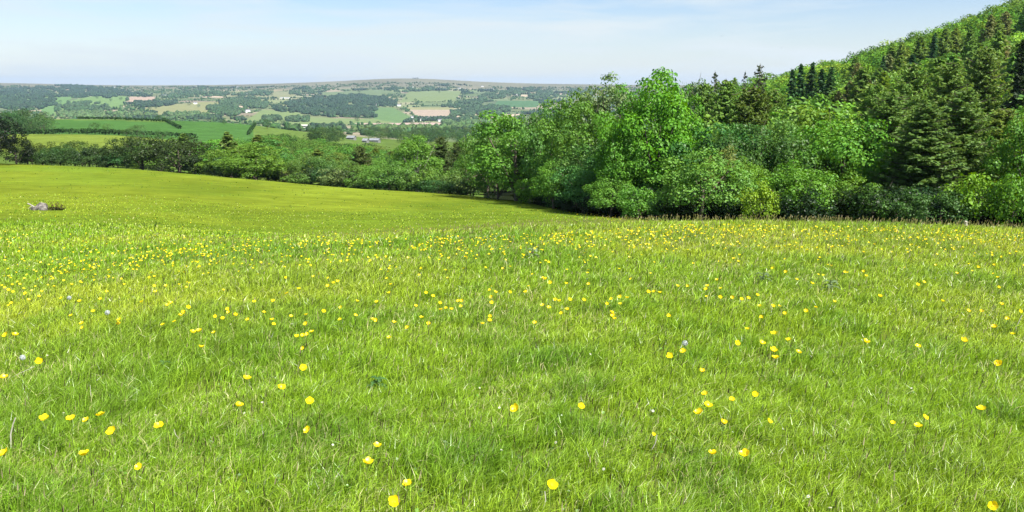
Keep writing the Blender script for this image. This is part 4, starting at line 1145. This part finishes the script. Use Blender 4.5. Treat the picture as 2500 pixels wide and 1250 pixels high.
def blades(n, a, b, pw, hmin, hmax, wid, smax=0.76, tuft=False):
    Y = sample_Y(n, a, b, pw); X = Y * rng.uniform(-smax, smax, n)
    m_ = (fbm(X / 0.16, Y / 0.16, 47, 2) > 0.34) | (rng.uniform(size=n) < 0.25)
    if tuft: m_ = (fbm(X / 2.0, Y / 3.0, 147, 3) > 0.60)
    X = X[m_]; Y = Y[m_]; n = len(X)
    Z = Hd(X, Y)
    lu = lush(X, Y)
    dry = np.clip((fbm(X / 0.8 + 7, Y / 0.8, 53, 3) - 0.5) * 4, 0, 1)
    clump = fbm(X / 0.10, Y / 0.10, 61, 2)
    h = rng.uniform(hmin, hmax, n) * (0.55 + 0.95 * clump) * (1 + 0.5 * lu) * (1 - 0.25 * dry)
    w = wid(Y) * rng.uniform(0.6, 1.4, n)
    az = rng.uniform(0, 2 * math.pi, n)
    wind = np.array((0.45, 0.05))
    lean = np.stack([np.cos(az), np.sin(az)], 1) * rng.uniform(0.05, 0.85, (n, 1)) + wind * rng.uniform(0, 1.2, (n, 1))
    lean *= h[:, None]
    # the blade's flat side turns any way it likes
    fa = rng.uniform(0, math.pi, n); sx = np.cos(fa) * w / 2; sy = np.sin(fa) * w / 2
    base = np.stack([X, Y, Z - 0.004], 1)
    mid = base + np.stack([lean[:, 0] * 0.32, lean[:, 1] * 0.32, h * 0.6], 1)
    tip = base + np.stack([lean[:, 0], lean[:, 1], h * (1 - 0.25 * np.hypot(lean[:, 0], lean[:, 1]) / h)], 1)
    S = np.stack([sx, sy, np.zeros(n)], 1)
    v = np.stack([base - S, base + S, mid + S * 0.8, mid - S * 0.8, tip], 1).reshape(-1, 3)
    i5 = np.arange(n)[:, None] * 5
    q = i5 + np.array([0, 1, 2, 3]); t = i5 + np.array([3, 2, 4])
    u = rng.uniform(size=(n, 1))
    green = np.array((0.255, 0.410, 0.026)); yel = np.array((0.415, 0.485, 0.045)); deep = np.array((0.085, 0.235, 0.020)); straw = np.array((0.56, 0.54, 0.24)); dark = np.array((0.06, 0.10, 0.02))
    big = np.clip(fbm(X / 2.6, Y / 4, 19, 3) * 1.8 - 0.4, 0, 1)[:, None]
    base_c = green * (1 - big) + yel * big
    c = base_c * (1 - 0.75 * lu[:, None]) + deep * 0.75 * lu[:, None]
    c = c * (0.50 + 1.0 * rng.uniform(size=(n, 1)))
    c = np.where(u < 0.035 + 0.10 * dry[:, None], straw * rng.uniform(0.7, 1.2, (n, 1)), c)
    c = np.where(u > 0.91, dark, c)
    if tuft: c = c * np.array((0.42, 0.55, 0.45))
    return v, q, t, np.repeat(c, 5, 0)
A = Acc()
v, q, t, c = blades(16000, 26, 150, 1.0, 0.05, 0.13, lambda Y: 0.0011 * Y, 0.74, True)
in_ = (v[4::5, 1] < edge(v[4::5, 0] / v[4::5, 1]) - 3); k5 = np.repeat(in_, 5); v = v[k5]; c = c[k5]; m_n = int(in_.sum()); i5 = np.arange(m_n)[:, None] * 5
A.add(v, i5 + np.array([0, 1, 2, 3]), c); A.f.append(i5 + np.array([3, 2, 4]))
for n, a, b, pw, h0, h1, wf in [(240000, 1.9, 4.2, 0.0, 0.045, 0.11, lambda Y: 0.0028 + 0 * Y), (420000, 4.0, 13.0, 1.6, 0.05, 0.12, lambda Y: 0.0008 * Y), (150000, 12.0, 34.0, 1.6, 0.05, 0.13, lambda Y: 0.0010 * Y), (30000, 30, 75, 2.4, 0.04, 0.08, lambda Y: 0.0010 * Y)]:
    v, q, t, c = blades(n, a, b, pw, h0, h1, wf)
    A.add(v, q, c); A.f.append(t + (A.n - len(v)))
gm = A.mesh('grass', M_GRASS)
tag(obj('grass', gm), 'short yellow-green pasture grass covering the meadow', 'grass', None, 'stuff')

# flowering grass stalks with brown heads: thin near the camera, thick along the crest
def stalks(n, sampler, h0, h1, wscale, hc):
    X, Y = sampler(n); n = len(X); Z = Hd(X, Y)
    h = rng.uniform(h0, h1, n); w = np.maximum(0.0011, 0.00022 * Y) * wscale
    az = rng.uniform(0, 6.28, n); le = np.stack([np.cos(az), np.sin(az)], 1) * rng.uniform(0, 0.3, (n, 1)) + np.array((0.16, 0))
    base = np.stack([X, Y, Z], 1); top = base + np.stack([le[:, 0] * h, le[:, 1] * h, h], 1)
    S = np.stack([w, np.zeros(n), np.zeros(n)], 1)
    hl = rng.uniform(0.025, 0.05, n)[:, None]; d = (top - base) / h[:, None]
    hd = np.stack([w * 2.4, np.zeros(n), np.zeros(n)], 1)
    v = np.stack([base - S, base + S, top + S * .7, top - S * .7, top - hd, top + d * hl * .5 - hd * .9, top + d * hl, top + d * hl * .5 + hd * .9, top + hd], 1).reshape(-1, 3)
    i9 = np.arange(n)[:, None] * 9
    q = i9 + np.array([0, 1, 2, 3]); p = i9 + np.array([4, 5, 6, 7, 8])
    cs_ = np.array((0.22, 0.26, 0.06)) * rng.uniform(.6, 1.3, (n, 1)); ch = np.where(rng.uniform(size=(n, 1)) < 0.22, np.array((0.34, 0.28, 0.17)), np.array(hc)) * rng.uniform(.6, 1.4, (n, 1))
    c = np.concatenate([np.repeat(cs_[:, None], 4, 1), np.repeat(ch[:, None], 5, 1)], 1).reshape(-1, 3)
    return v, q, p, c
def s_near(n):
    Y = sample_Y(n, 2.2, 11, 1.3); return Y * rng.uniform(-.74, .74, n), Y
def s_crest(n):
    Y = sample_Y(n, 8.5, 19, -0.4); X = Y * rng.uniform(-.74, .74, n)
    k = np.clip((X / Y + 0.75) * 1.4, 0.25, 1) * (0.4 + 0.9 * fbm(X / 1.5, Y / 1.5, 3, 2))
    m = rng.uniform(size=n) < k
    return X[m], Y[m]
A = Acc()
for n, sm, h0, h1, ws, hc in [(1500, s_near, 0.10, 0.24, 0.8, (0.055, 0.045, 0.02)), (4800, s_crest, 0.10, 0.21, 0.7, (0.23, 0.20, 0.07))]:
    v, q, p, c = stalks(n, sm, h0, h1, ws, hc)
    A.add(v, q, c); A.f.append(p + (A.n - len(v)))
tag(obj('grass_seed_heads', A.mesh('grass_seed_heads', M_GRASS)), 'thin flowering grass stalks with brown heads, thickest along the crest', 'grass', None, 'stuff')

# clover leaves, low herbs between the blades
n = 15000
Y = sample_Y(n, 2.0, 9, 0.8); X = Y * rng.uniform(-.74, .74, n)
m = (fbm(X / 0.5, Y / 0.5, 77, 3) > 0.56) | (rng.uniform(size=n) < 0.06)
X = X[m]; Y = Y[m]; n = len(X)
q = np.stack([X, Y, Hd(X, Y) + rng.uniform(0.015, 0.065, n)], 1)
A = Acc(); A.add(*cards(q, rand_dirs(n) * 0.6 + np.array((0, 0, 1.)), rng.uniform(0.008, 0.02, n), 0.9, np.array((0.10, 0.21, 0.022)) * rng.uniform(.6, 1.4, (n, 1))))
tag(obj('clover', A.mesh('clover', M_GRASS)), 'small round clover leaves scattered low in the nearest grass', 'ground cover', None, 'stuff')

# ------------------------------------------------------------------ buttercups
def petals_mesh(detail, seed):
    rs = np.random.default_rng(seed); A = Acc()
    nu, nv = (5, 5) if detail else (3, 3)
    for p in range(5):
        a0 = p * 2 * math.pi / 5 + rs.uniform(-.12, .12); open_ = rs.uniform(0.55, 1.15); sz = rs.uniform(0.9, 1.08)
        V = []
        for i in range(nu):
            u = i / (nu - 1)
            wd = math.sin(min(1, u * 0.62 + 0.12) * math.pi) * 0.60 if u > 0 else 0.10
            if u == 1: wd *= 0.72
            for j in range(nv):
                t = (j / (nv - 1) - 0.5) * 2
                rr = 0.06 + u * 0.94 * (1 - 0.10 * abs(t) ** 2 * (u > 0.9)) * sz
                z = open_ * rr ** 1.7 * 0.75 + 0.10 * t * t * u
                x = rr; y = t * wd * (0.35 + 0.65 * math.sqrt(u)) if u < 1 else t * wd * 0.9
                V.append((x * math.cos(a0) - y * math.sin(a0), x * math.sin(a0) + y * math.cos(a0), z))
        Q = [(i * nv + j, i * nv + j + 1, (i + 1) * nv + j + 1, (i + 1) * nv + j) for i in range(nu - 1) for j in range(nv - 1)]
        A.add(np.array(V), np.array(Q), np.array((0.92, 0.73, 0.010)) * rs.uniform(0.93, 1.05))
    return A.mesh('petals', M_PETAL, True)
PET = [petals_mesh(True, i) for i in range(6)]
M_POLLEN = solid('pollen', (0.55, 0.36, 0.01), (0.75, 0.55, 0.02), 300, 0.9, 0.6)
M_STEM = leafy('flower_stem', 0.2, False)
def dome(name, r, z, mat):
    V = [(0, 0, z + r * .8)]; T = []; Q = []
    for i, (a, b) in enumerate([(0.6, .62), (1.0, .15), (0.7, -.2)]):
        for k in range(8): V.append((r * a * math.cos(k * .785), r * a * math.sin(k * .785), z + r * b))
    for k in range(8): T.append((0, 1 + k, 1 + (k + 1) % 8))
    for i in range(2):
        for k in range(8): Q.append((1 + i * 8 + k, 9 + i * 8 + k, 9 + i * 8 + (k + 1) % 8, 1 + i * 8 + (k + 1) % 8))
    return mesh_np(name, V, [np.array(T), np.array(Q)], mat, smooth=True)
CEN = dome('centre', 0.24, 0.10, M_POLLEN)
def stem_mesh(seed, w=0.0011):
    rs = np.random.default_rng(seed); b = rs.uniform(-.12, .12, 2)
    v, f = tube([(0, 0, -0.02), (b[0] * .4, b[1] * .4, .4), (b[0] * .2, b[1] * .2, .8), (0, 0, 1.0)], [w * 1.2 / .2, w / .2, w / .2, w * .8 / .2], 5)
    v[:, :2] *= 1
    return mesh_np('stem', v, f, M_STEM, np.tile(np.array((0.12, 0.19, 0.035)), (len(v), 1)), smooth=True)
STM = [stem_mesh(i) for i in range(4)]
def buttercup(X, Y, z_head, dia, label, group=None, detail=True):
    z = Hf(X, Y); h = max(0.06, z_head - z)
    r = bpy.data.objects.new('buttercup', None); COL.objects.link(r); r.location = (X, Y, z); r.empty_display_size = 0.05
    tag(r, label, 'flower', group)
    st = obj('stem', random.choice(STM), r); st.scale = (0.2, 0.2, h)
    p = obj('petals', random.choice(PET), r, (0, 0, h - 0.002))
    k = dia / 2; p.scale = (k, k, k)
    p.rotation_euler = (Matrix.Rotation(random.uniform(-.1, .75), 3, 'X') @ Matrix.Rotation(random.uniform(-.4, .4), 3, 'Y') @ Matrix.Rotation(random.uniform(0, 6.28), 3, 'Z')).to_euler()
    if detail: obj('centre', CEN, p)
    return r
FL = """96,883,30,lone buttercup near the left edge, just right of the pale dandelion clock
10,922,24,buttercup cut close to the left edge below the pale dandelion clock
110,1022,28,leftmost buttercup of the row of four low on the left
175,1022,26,second buttercup from the left in the row of four low on the left
211,1026,16,smallest buttercup of the row of four low on the left
245,1013,20,rightmost and highest buttercup of the row of four low on the left
274,1053,22,buttercup just below the right end of the row of four low on the left
389,1041,24,buttercup alone right of the low left group
10,1108,28,buttercup at the left edge beside the bleached bent stalk
206,1110,28,large buttercup low on the left below the row of four
339,1140,18,half-closed orange-yellow buttercup low on the left
584,990,22,lower buttercup of the pair left of centre in the foreground
602,924,22,upper left buttercup of the foreground group left of centre
687,947,20,middle buttercup of the foreground group left of centre
742,898,22,highest buttercup of the foreground group left of centre
757,980,20,right buttercup of the foreground group left of centre
752,1050,18,small buttercup above the dark grass tuft left of centre
923,1089,20,half-closed buttercup above the two lowest at the bottom centre
897,1130,26,large round buttercup above the bottom centre pair
995,1182,22,upper one of the two lowest buttercups at the bottom centre
964,1225,28,lowest buttercup at the bottom centre, touching the frame
1346,1185,28,large buttercup alone at the bottom right of centre
1258,998,24,buttercup alone in the middle of the foreground, left of its neighbour
1418,992,18,small buttercup right of the lone one in the middle foreground
1707,1008,22,lower left buttercup of the touching pair right of centre
1728,991,24,upper right buttercup of the touching pair right of centre
1721,962,16,small buttercup above the touching pair right of centre
1787,975,14,small buttercup right of the touching pair
1843,963,16,buttercup furthest right above the touching pair
1767,1031,16,small buttercup below the touching pair
1879,1029,14,small ragged buttercup right of and below the touching pair
1740,1107,20,small open buttercup left of the large one low on the right
1819,1109,30,largest buttercup low on the right of centre
1596,1060,10,tiny buttercup bud between the centre and the touching pair
2242,1041,20,lower buttercup of three low on the right
2258,1018,15,upper buttercup of three low on the right
2180,1032,12,left buttercup of three low on the right
2396,999,22,buttercup standing alone low near the right edge
2423,1235,22,buttercup in the bottom right corner
2436,887,20,bright open buttercup near the right edge
2241,846,14,buttercup alone left of the one at the right edge
2354,832,18,open buttercup up and left of the one near the right edge
2428,798,14,buttercup above and left of the bright stalk at the right
2114,835,16,lone buttercup in the open grass right of the vertical group
1890,815,16,top buttercup of the vertical group right of centre
1889,856,18,third buttercup down in the vertical group right of centre
1894,874,22,lowest buttercup of the vertical group right of centre
1949,860,14,small buttercup right of the vertical group
1925,830,13,faint buttercup upper right of the vertical group
1860,838,16,buttercup left of the vertical group right of centre
1800,838,14,small buttercup two steps left of the vertical group
1715,906,13,tiny buttercup alone above the touching pair
1635,870,16,left buttercup of the slanting pair right of centre
1668,858,16,right buttercup of the slanting pair right of centre
492,847,12,small buttercup below the pair at left of centre
470,811,16,left buttercup of the wide pair left of centre
487,808,14,right buttercup of the wide pair left of centre
740,850,10,tiny buttercup below the cluster left of centre
14,818,18,left buttercup of the pair at the left edge
37,818,16,right buttercup of the pair at the left edge"""
MIDF = """1633,771 1496,770 1500,778 1493,762 1371,765 1385,755 1339,751 1355,732 1365,735 1391,731 1426,733 1482,742 1493,730 1514,742 1513,725 1531,727 1197,772 1195,782 1178,790 1125,748 1103,755 1119,735 1128,734 1075,740 1076,756 1088,752 1057,723 1040,715 1015,747 1030,775 962,787 1047,790 995,800 918,782 910,780 830,780 832,750 868,770 872,735 762,810 750,816 740,818 725,822 668,792 665,780 644,762 667,735 620,736 747,790 748,768 710,772 522,812 543,777 525,773 558,762 447,762 440,770 460,750 416,740 408,745 398,793 426,785 346,737 290,790 291,781 202,800 200,790 228,760 173,770 28,740 22,745 5,697 22,708 62,718 30,695 12,702 61,716 95,724 70,732 150,728 195,735 245,730 1245,713 1283,713 1210,713 1196,708 1199,725 1200,739 1383,692 1437,693 1343,690 1330,682 1326,678 1582,712 1597,712 1612,714 1655,698 1679,698 1724,706 1750,683 1849,720 1727,698 1759,704 1758,726 1726,724 1788,726 1810,730 1827,728 1855,747 1888,747 1903,747 1916,765 1968,759 1992,750 2037,736 2149,723 2063,664 2108,662 2115,674 2240,695 2302,735 2365,759 2397,760 2426,668 2436,677 2439,701 2446,743 2460,778 2336,667 1983,692 1918,664 1945,682 1859,775 1826,803 2490,760 2472,815 950,825 1306,788 1325,745 555,755 575,768 605,780 790,760 815,690 700,716 730,705 545,708 380,712 405,698 260,712 455,701 800,698 825,687 945,680 950,715 920,737"""
fi = 0
def head_at(c_, r_):
    hh = random.uniform(0.15, 0.24)
    P = march(c_, r_, 1.5, lift=hh)[0]
    return P[0], P[1], float(P[1] * g(r_))
for line in FL.split('\n'):
    c_, r_, d_, lab = line.split(',', 3)
    X, Y, zh = head_at(float(c_), float(r_))
    D = Y * cp - zh * sp_
    buttercup(X, Y, zh, min(0.042, max(0.018, float(d_) * D / F * 1.05)), lab.strip() if len(lab.split()) > 15 else 'yellow ' + lab.strip()); fi += 1
for w_ in MIDF.split():
    c_, r_ = map(float, w_.split(','))
    X, Y, zh = head_at(c_, r_)
    z_ = 'left' if c_ < 850 else ('middle' if c_ < 1560 else 'right')
    buttercup(X, Y, zh, random.uniform(0.027, 0.034), f'small open yellow buttercup scattered in the mid-distance grass on the {z_}' if z_ != 'middle' else 'small open yellow buttercup in the loose clusters of the middle distance', f'buttercups of the mid-distance, {z_}'); fi += 1
CR_C = [0, 150, 300, 450, 600, 800, 1000, 1200, 1400, 1600, 1900, 2200, 2500]
CR_R = [652, 640, 618, 603, 590, 584, 580, 574, 562, 549, 548, 555, 567]
def crest(c): return np.interp(c, CR_C, CR_R)
while fi < 300:
    c_ = random.uniform(0, 2500); r_ = crest(c_) + 12 + random.expovariate(1 / 32)
    if r_ > 720: continue
    X, Y, zh = head_at(c_, r_)
    buttercup(X, Y, zh, random.uniform(0.024, 0.031), 'tiny yellow buttercup among the many below the crest of the meadow', 'nearer buttercups below the crest', False); fi += 1
# the countless rest
def flower_mass(name, cols_, rows_, lift, dia, label, ymin=1.5, stem=True):
    P = march(cols_, rows_, ymin, lift=lift); P = P[~np.isnan(P[:, 0])]
    n = len(P); z = Hd(P[:, 0], P[:, 1]); top = P.copy(); top[:, 2] = z + lift * rng.uniform(0.75, 1.15, n)
    k = rng.uniform(0.75, 1.15, n) * dia / 2
    nrm = np.stack([rng.normal(0, .35, n), rng.normal(-0.1, .35, n), np.ones(n)], 1); nrm /= np.linalg.norm(nrm, axis=1, keepdims=True)
    u = np.cross(nrm, (0.3, 1, 0.1)); u /= np.linalg.norm(u, axis=1, keepdims=True); w = np.cross(nrm, u)
    rim = []
    for i in range(6):
        a = i * math.pi / 3
        rim.append(top + (u * math.cos(a) + w * math.sin(a)) * k[:, None] * rng.uniform(.85, 1.1, (n, 1)) + nrm * k[:, None] * 0.45)
    v = np.stack([top] + rim, 1).reshape(-1, 3)
    i7 = np.arange(n)[:, None] * 7
    A = Acc()
    A.add(v, np.vstack([i7 + np.array([0, 1 + i, 1 + (i + 1) % 6]) for i in range(6)]), np.repeat(np.array((0.92, 0.74, 0.012)) * rng.uniform(.85, 1.05, (n, 1)), 7, 0))
    if stem:
        b = np.stack([P[:, 0], P[:, 1], z], 1); S = np.zeros((n, 3)); S[:, 0] = np.maximum(0.0012, 0.00018 * P[:, 1])
        v = np.stack([b - S, b + S, top + S * .6, top - S * .6], 1).reshape(-1, 3)
        A.add(v, np.arange(4 * n).reshape(n, 4), np.array((0.12, 0.19, 0.035)))
    tag(obj(name, A.mesh(name, M_PETAL)), label, 'flowers', None, 'stuff')
n = 3900
c_ = rng.uniform(-250, 2750, n)
off = 2 + rng.exponential(20, n)
dens = np.interp(c_, [-250, 0, 250, 400, 700, 1300, 1700, 2100, 2500, 2750], [.25, .3, .6, .9, .8, .8, 1, .8, .55, .5])
r_ = crest(c_) + off
m = (rng.uniform(size=n) < dens * np.clip(fbm(c_ / 45, r_ / 8, 5, 3) * 3.4 - 1.05, 0, 1)) & (r_ < 735)
flower_mass('distant_buttercups', c_[m], r_[m], 0.20, 0.028, 'thousands of tiny yellow buttercups crowding the crest of the near meadow')
n = 11000
c_ = rng.uniform(60, 1620, n); r_ = rng.uniform(478, 575, n)
sl = np.interp(c_, [0, 900, 1200, 1400, 1600], [500, 500, 508, 520, 535])
dens = np.exp(-((r_ - sl) / 9) ** 2) * np.clip((c_ - 700) / 400, 0, 1) * 0.9 + 0.003 + 0.25 * np.clip((r_ - 545) / 30, 0, 1) * (c_ > 900)
m = rng.uniform(size=n) < dens * np.clip(fbm(c_ / 60, r_ / 5, 15, 3) * 2.4 - 0.4, 0, 1)
flower_mass('far_meadow_buttercups', c_[m], r_[m], 0.16, 0.045, 'faint drifts of yellow buttercups on the far slope of the meadow', 26, False)
n = 260
c_ = rng.uniform(0, 900, n); r_ = rng.uniform(560, 640, n)
m = r_ < crest(c_) + 5
flower_mass('slope_buttercups', c_[m], r_[m], 0.15, 0.04, 'sparse pale yellow dots of buttercups on the left slope of the meadow', 9, False)

# ------------------------------------------------------------------ dandelion clocks, daisies, thistle, stalks
M_FLUFF = leafy('seed_fluff', 0.5, False)
def clock(c_, r_, dia, label, col=(0.62, 0.66, 0.64)):
    P = march(c_, r_, 1.5, lift=0.13)[0]; X, Y = P[0], P[1]; z = Hf(X, Y); zh = Y * float(g(r_)); h = zh - z
    r = bpy.data.objects.new('dandelion_clock', None); COL.objects.link(r); r.location = (X, Y, z); tag(r, label, 'seed head')
    st = obj('stem', STM[0], r); st.scale = (0.35, 0.35, h)
    D = rand_dirs(260); k = dia / 2
    A = Acc()
    A.add(*cards(D * k * rng.uniform(.86, 1.0, (260, 1)), D + rand_dirs(260) * .35, k * 0.34, 1.0, np.array(col) * rng.uniform(.75, 1.1, (260, 1))))
    v = np.stack([D * k * .1 - .0003, D * k * .1 + .0003, D * k * .9], 1).reshape(-1, 3); A.add(v, np.arange(len(v)).reshape(-1, 3), np.array(col) * .7)
    obj('seed_ball', A.mesh('seed_ball', M_FLUFF), r, (0, 0, h))
clock(55, 873, 0.036, 'pale round dandelion clock near the left edge')
clock(262, 763, 0.040, 'small pale dandelion clock in the mid-distance on the left')
clock(169, 727, 0.040, 'faint dandelion clock furthest up on the left')
clock(1672, 838, 0.036, 'pale flattened dandelion clock right of centre')
def dmesh():
    A = Acc()
    for k in range(13):
        a = k * 2 * math.pi / 13; c, s = math.cos(a), math.sin(a)
        V = np.array([(0.25, -.06, 0), (0.25, .06, 0), (.85, .13, .06), (1.0, 0, .05), (.85, -.13, .06)]); 
        A.add(np.stack([V[:, 0] * c - V[:, 1] * s, V[:, 0] * s + V[:, 1] * c, V[:, 2]], 1), np.array([(0, 1, 2, 3, 4)]), np.array((0.8, 0.79, 0.8)))
    return A.mesh('petals', M_FLUFF)
DM = dmesh(); DC = dome('centre', 0.3, 0.02, M_POLLEN)
for i in range(34):
    if i < 12:
        c_, r_ = [(1080, 900), (1171, 947), (1645, 1118), (640, 982), (450, 1008), (380, 1013), (55, 986), (2185, 1150), (2285, 1145), (1357, 1080), (1243, 973), (2105, 830)][i]
    else: c_, r_ = random.uniform(20, 2480), random.uniform(760, 1240)
    P = march(c_, r_, 1.5, lift=0.09)[0]; X, Y = P[0], P[1]; z = Hf(X, Y)
    r = bpy.data.objects.new('daisy', None); COL.objects.link(r); r.location = (X, Y, z)
    tag(r, 'tiny white daisy dot low in the foreground grass', 'flower', 'tiny white daisies in the foreground')
    st = obj('stem', STM[i % 4], r); st.scale = (.15, .15, .09)
    p = obj('petals', DM, r, (0, 0, .09)); k = random.uniform(.005, .008); p.scale = (k, k, k); p.rotation_euler = (random.uniform(-.7, .7), random.uniform(-.7, .7), 0)
    obj('centre', DC, p)
# thistle
def spiky_plant(name, c_, r_, sc, label, col):
    P = march(c_, r_, 1.5)[0]; r = bpy.data.objects.new(name, None); COL.objects.link(r); r.location = (P[0], P[1], P[2]); tag(r, label, 'plant')
    A = Acc(); A.add(*tube([(0, 0, 0), (0.01, 0, .5), (0.0, 0.02, 1.0)], [.03, .025, .012], 6), np.array(col))
    st = obj('stem', A.mesh('stem', M_STEM), r); st.scale = (sc, sc, sc * .9)
    for k in range(11):
        A = Acc(); n = 9; V = []; az = k * 2.4; L = random.uniform(.6, 1.0) * (1 - k * .04); z0 = .05 + k * .075
        for i in range(n):
            u = i / (n - 1); wd = .13 * math.sin(math.pi * (u * .85 + .1)) * (1.5 if i % 2 else .45)
            x = u * L; z = z0 + .45 * u - .55 * u * u
            V += [(x, -wd, z + .04), (x, 0, z), (x, wd, z + .04)]
        Q = [(i * 3 + j, i * 3 + j + 1, i * 3 + 4 + j, i * 3 + 3 + j) for i in range(n - 1) for j in range(2)]
        A.add(np.array(V), np.array(Q), np.array(col) * random.uniform(.8, 1.25))
        lf = obj('leaf', A.mesh('leaf', M_STEM), r); lf.scale = (sc, sc, sc); lf.rotation_euler = (0, 0, az)
    return r
spiky_plant('thistle', 922, 962, 0.12, 'dark spiny thistle in the foreground left of centre', (0.055, 0.120, 0.038))
spiky_plant('thistle', 1862, 700, 0.16, 'grey-green thistle in the mid-distance on the right', (0.12, 0.17, 0.08))
spiky_plant('thistle', 2025, 720, 0.16, 'second grey-green thistle right of its neighbour in the mid-distance', (0.12, 0.17, 0.08))
spiky_plant('thistle', 1300, 640, 0.2, 'pale thistle patch below the crest at the centre', (0.13, 0.18, 0.09))
spiky_plant('dock_plant', 400, 912, 0.10, 'flat dark dock leaves in the foreground on the left', (0.05, 0.10, 0.03))
# bleached stalks
for pts, w_, lab in [([(27, 1095), (26, 1060), (32, 1035), (38, 1020)], .0035, 'thick bleached bent stalk at the left edge of the foreground'), ([(22, 905 + 20), (45, 913), (84, 895)], .002, 'thin pale stalk lying by the left edge'),
        ([(2476, 812), (2485, 790), (2495, 770)], .003, 'bright straw stalk at the right edge in the middle distance'), ([(1326, 1245), (1332, 1220), (1330, 1200)], .0022, 'pale broken stalk under the large buttercup at the bottom'),
        ([(945, 870), (930, 893), (917, 912)], .002, 'straight pale straw leaning above the dark thistle'), ([(1590, 1100), (1600, 1082), (1604, 1062)], .0022, 'short white stalk under the tiny bud right of centre'),
        ([(225, 985), (222, 965), (220, 940)], .0016, 'thin upright pale straw above the low left row'), ([(2222, 866), (2245, 862), (2264, 857)], .0018, 'flat-lying straw in the grass right of centre'),
        ([(440, 1075), (428, 1060), (425, 1048)], .0016, 'little pale straw right of the low left group')]:
    Q_ = []
    base = march(pts[0][0], pts[0][1], 1.5, lift=0.03)[0]; Yb = base[1]
    for (a, b) in pts:
        s = float(s_of(a, b)); Q_.append((s * Yb, Yb, float(g(b)) * Yb))
    A = Acc(); o_ = np.array(Q_[0]); A.add(*tube([np.array(q_) - o_ for q_ in Q_], [w_ * .9, w_, w_ * .8, w_ * .9][:len(Q_)], 6), np.array((0.62, 0.58, 0.50)))
    st = obj('straw_stalk', A.mesh('straw_stalk', M_GRASS, True), None, tuple(o_)); tag(st, lab, 'stalk')

# ------------------------------------------------------------------ the air over the valley
import bmesh
HAZE = 4.6e-5
bm = bmesh.new(); bmesh.ops.create_cube(bm, size=1)
zlo, zhi = -340.0, 120.0
for v in bm.verts:
    v.co = Vector((v.co.x * 25400, v.co.y * 25400, zlo if v.co.z < 0 else zhi))
me = bpy.data.meshes.new('haze'); bm.to_mesh(me); bm.free()
m, n_, o_ = new_mat('haze')
pv = n_.nodes.new('ShaderNodeVolumePrincipled')
pv.inputs['Color'].default_value = (0.52, 0.70, 0.97, 1)
pv.inputs['Density'].default_value = HAZE
pv.inputs['Anisotropy'].default_value = 0.2
n_.links.new(pv.outputs[0], o_.inputs['Volume'])
me.materials.append(m)
hz_ = obj('haze', me); tag(hz_, kind='stuff')
hz_.display_type = 'WIRE'
print('objects', len(bpy.data.objects), 'min ground', )
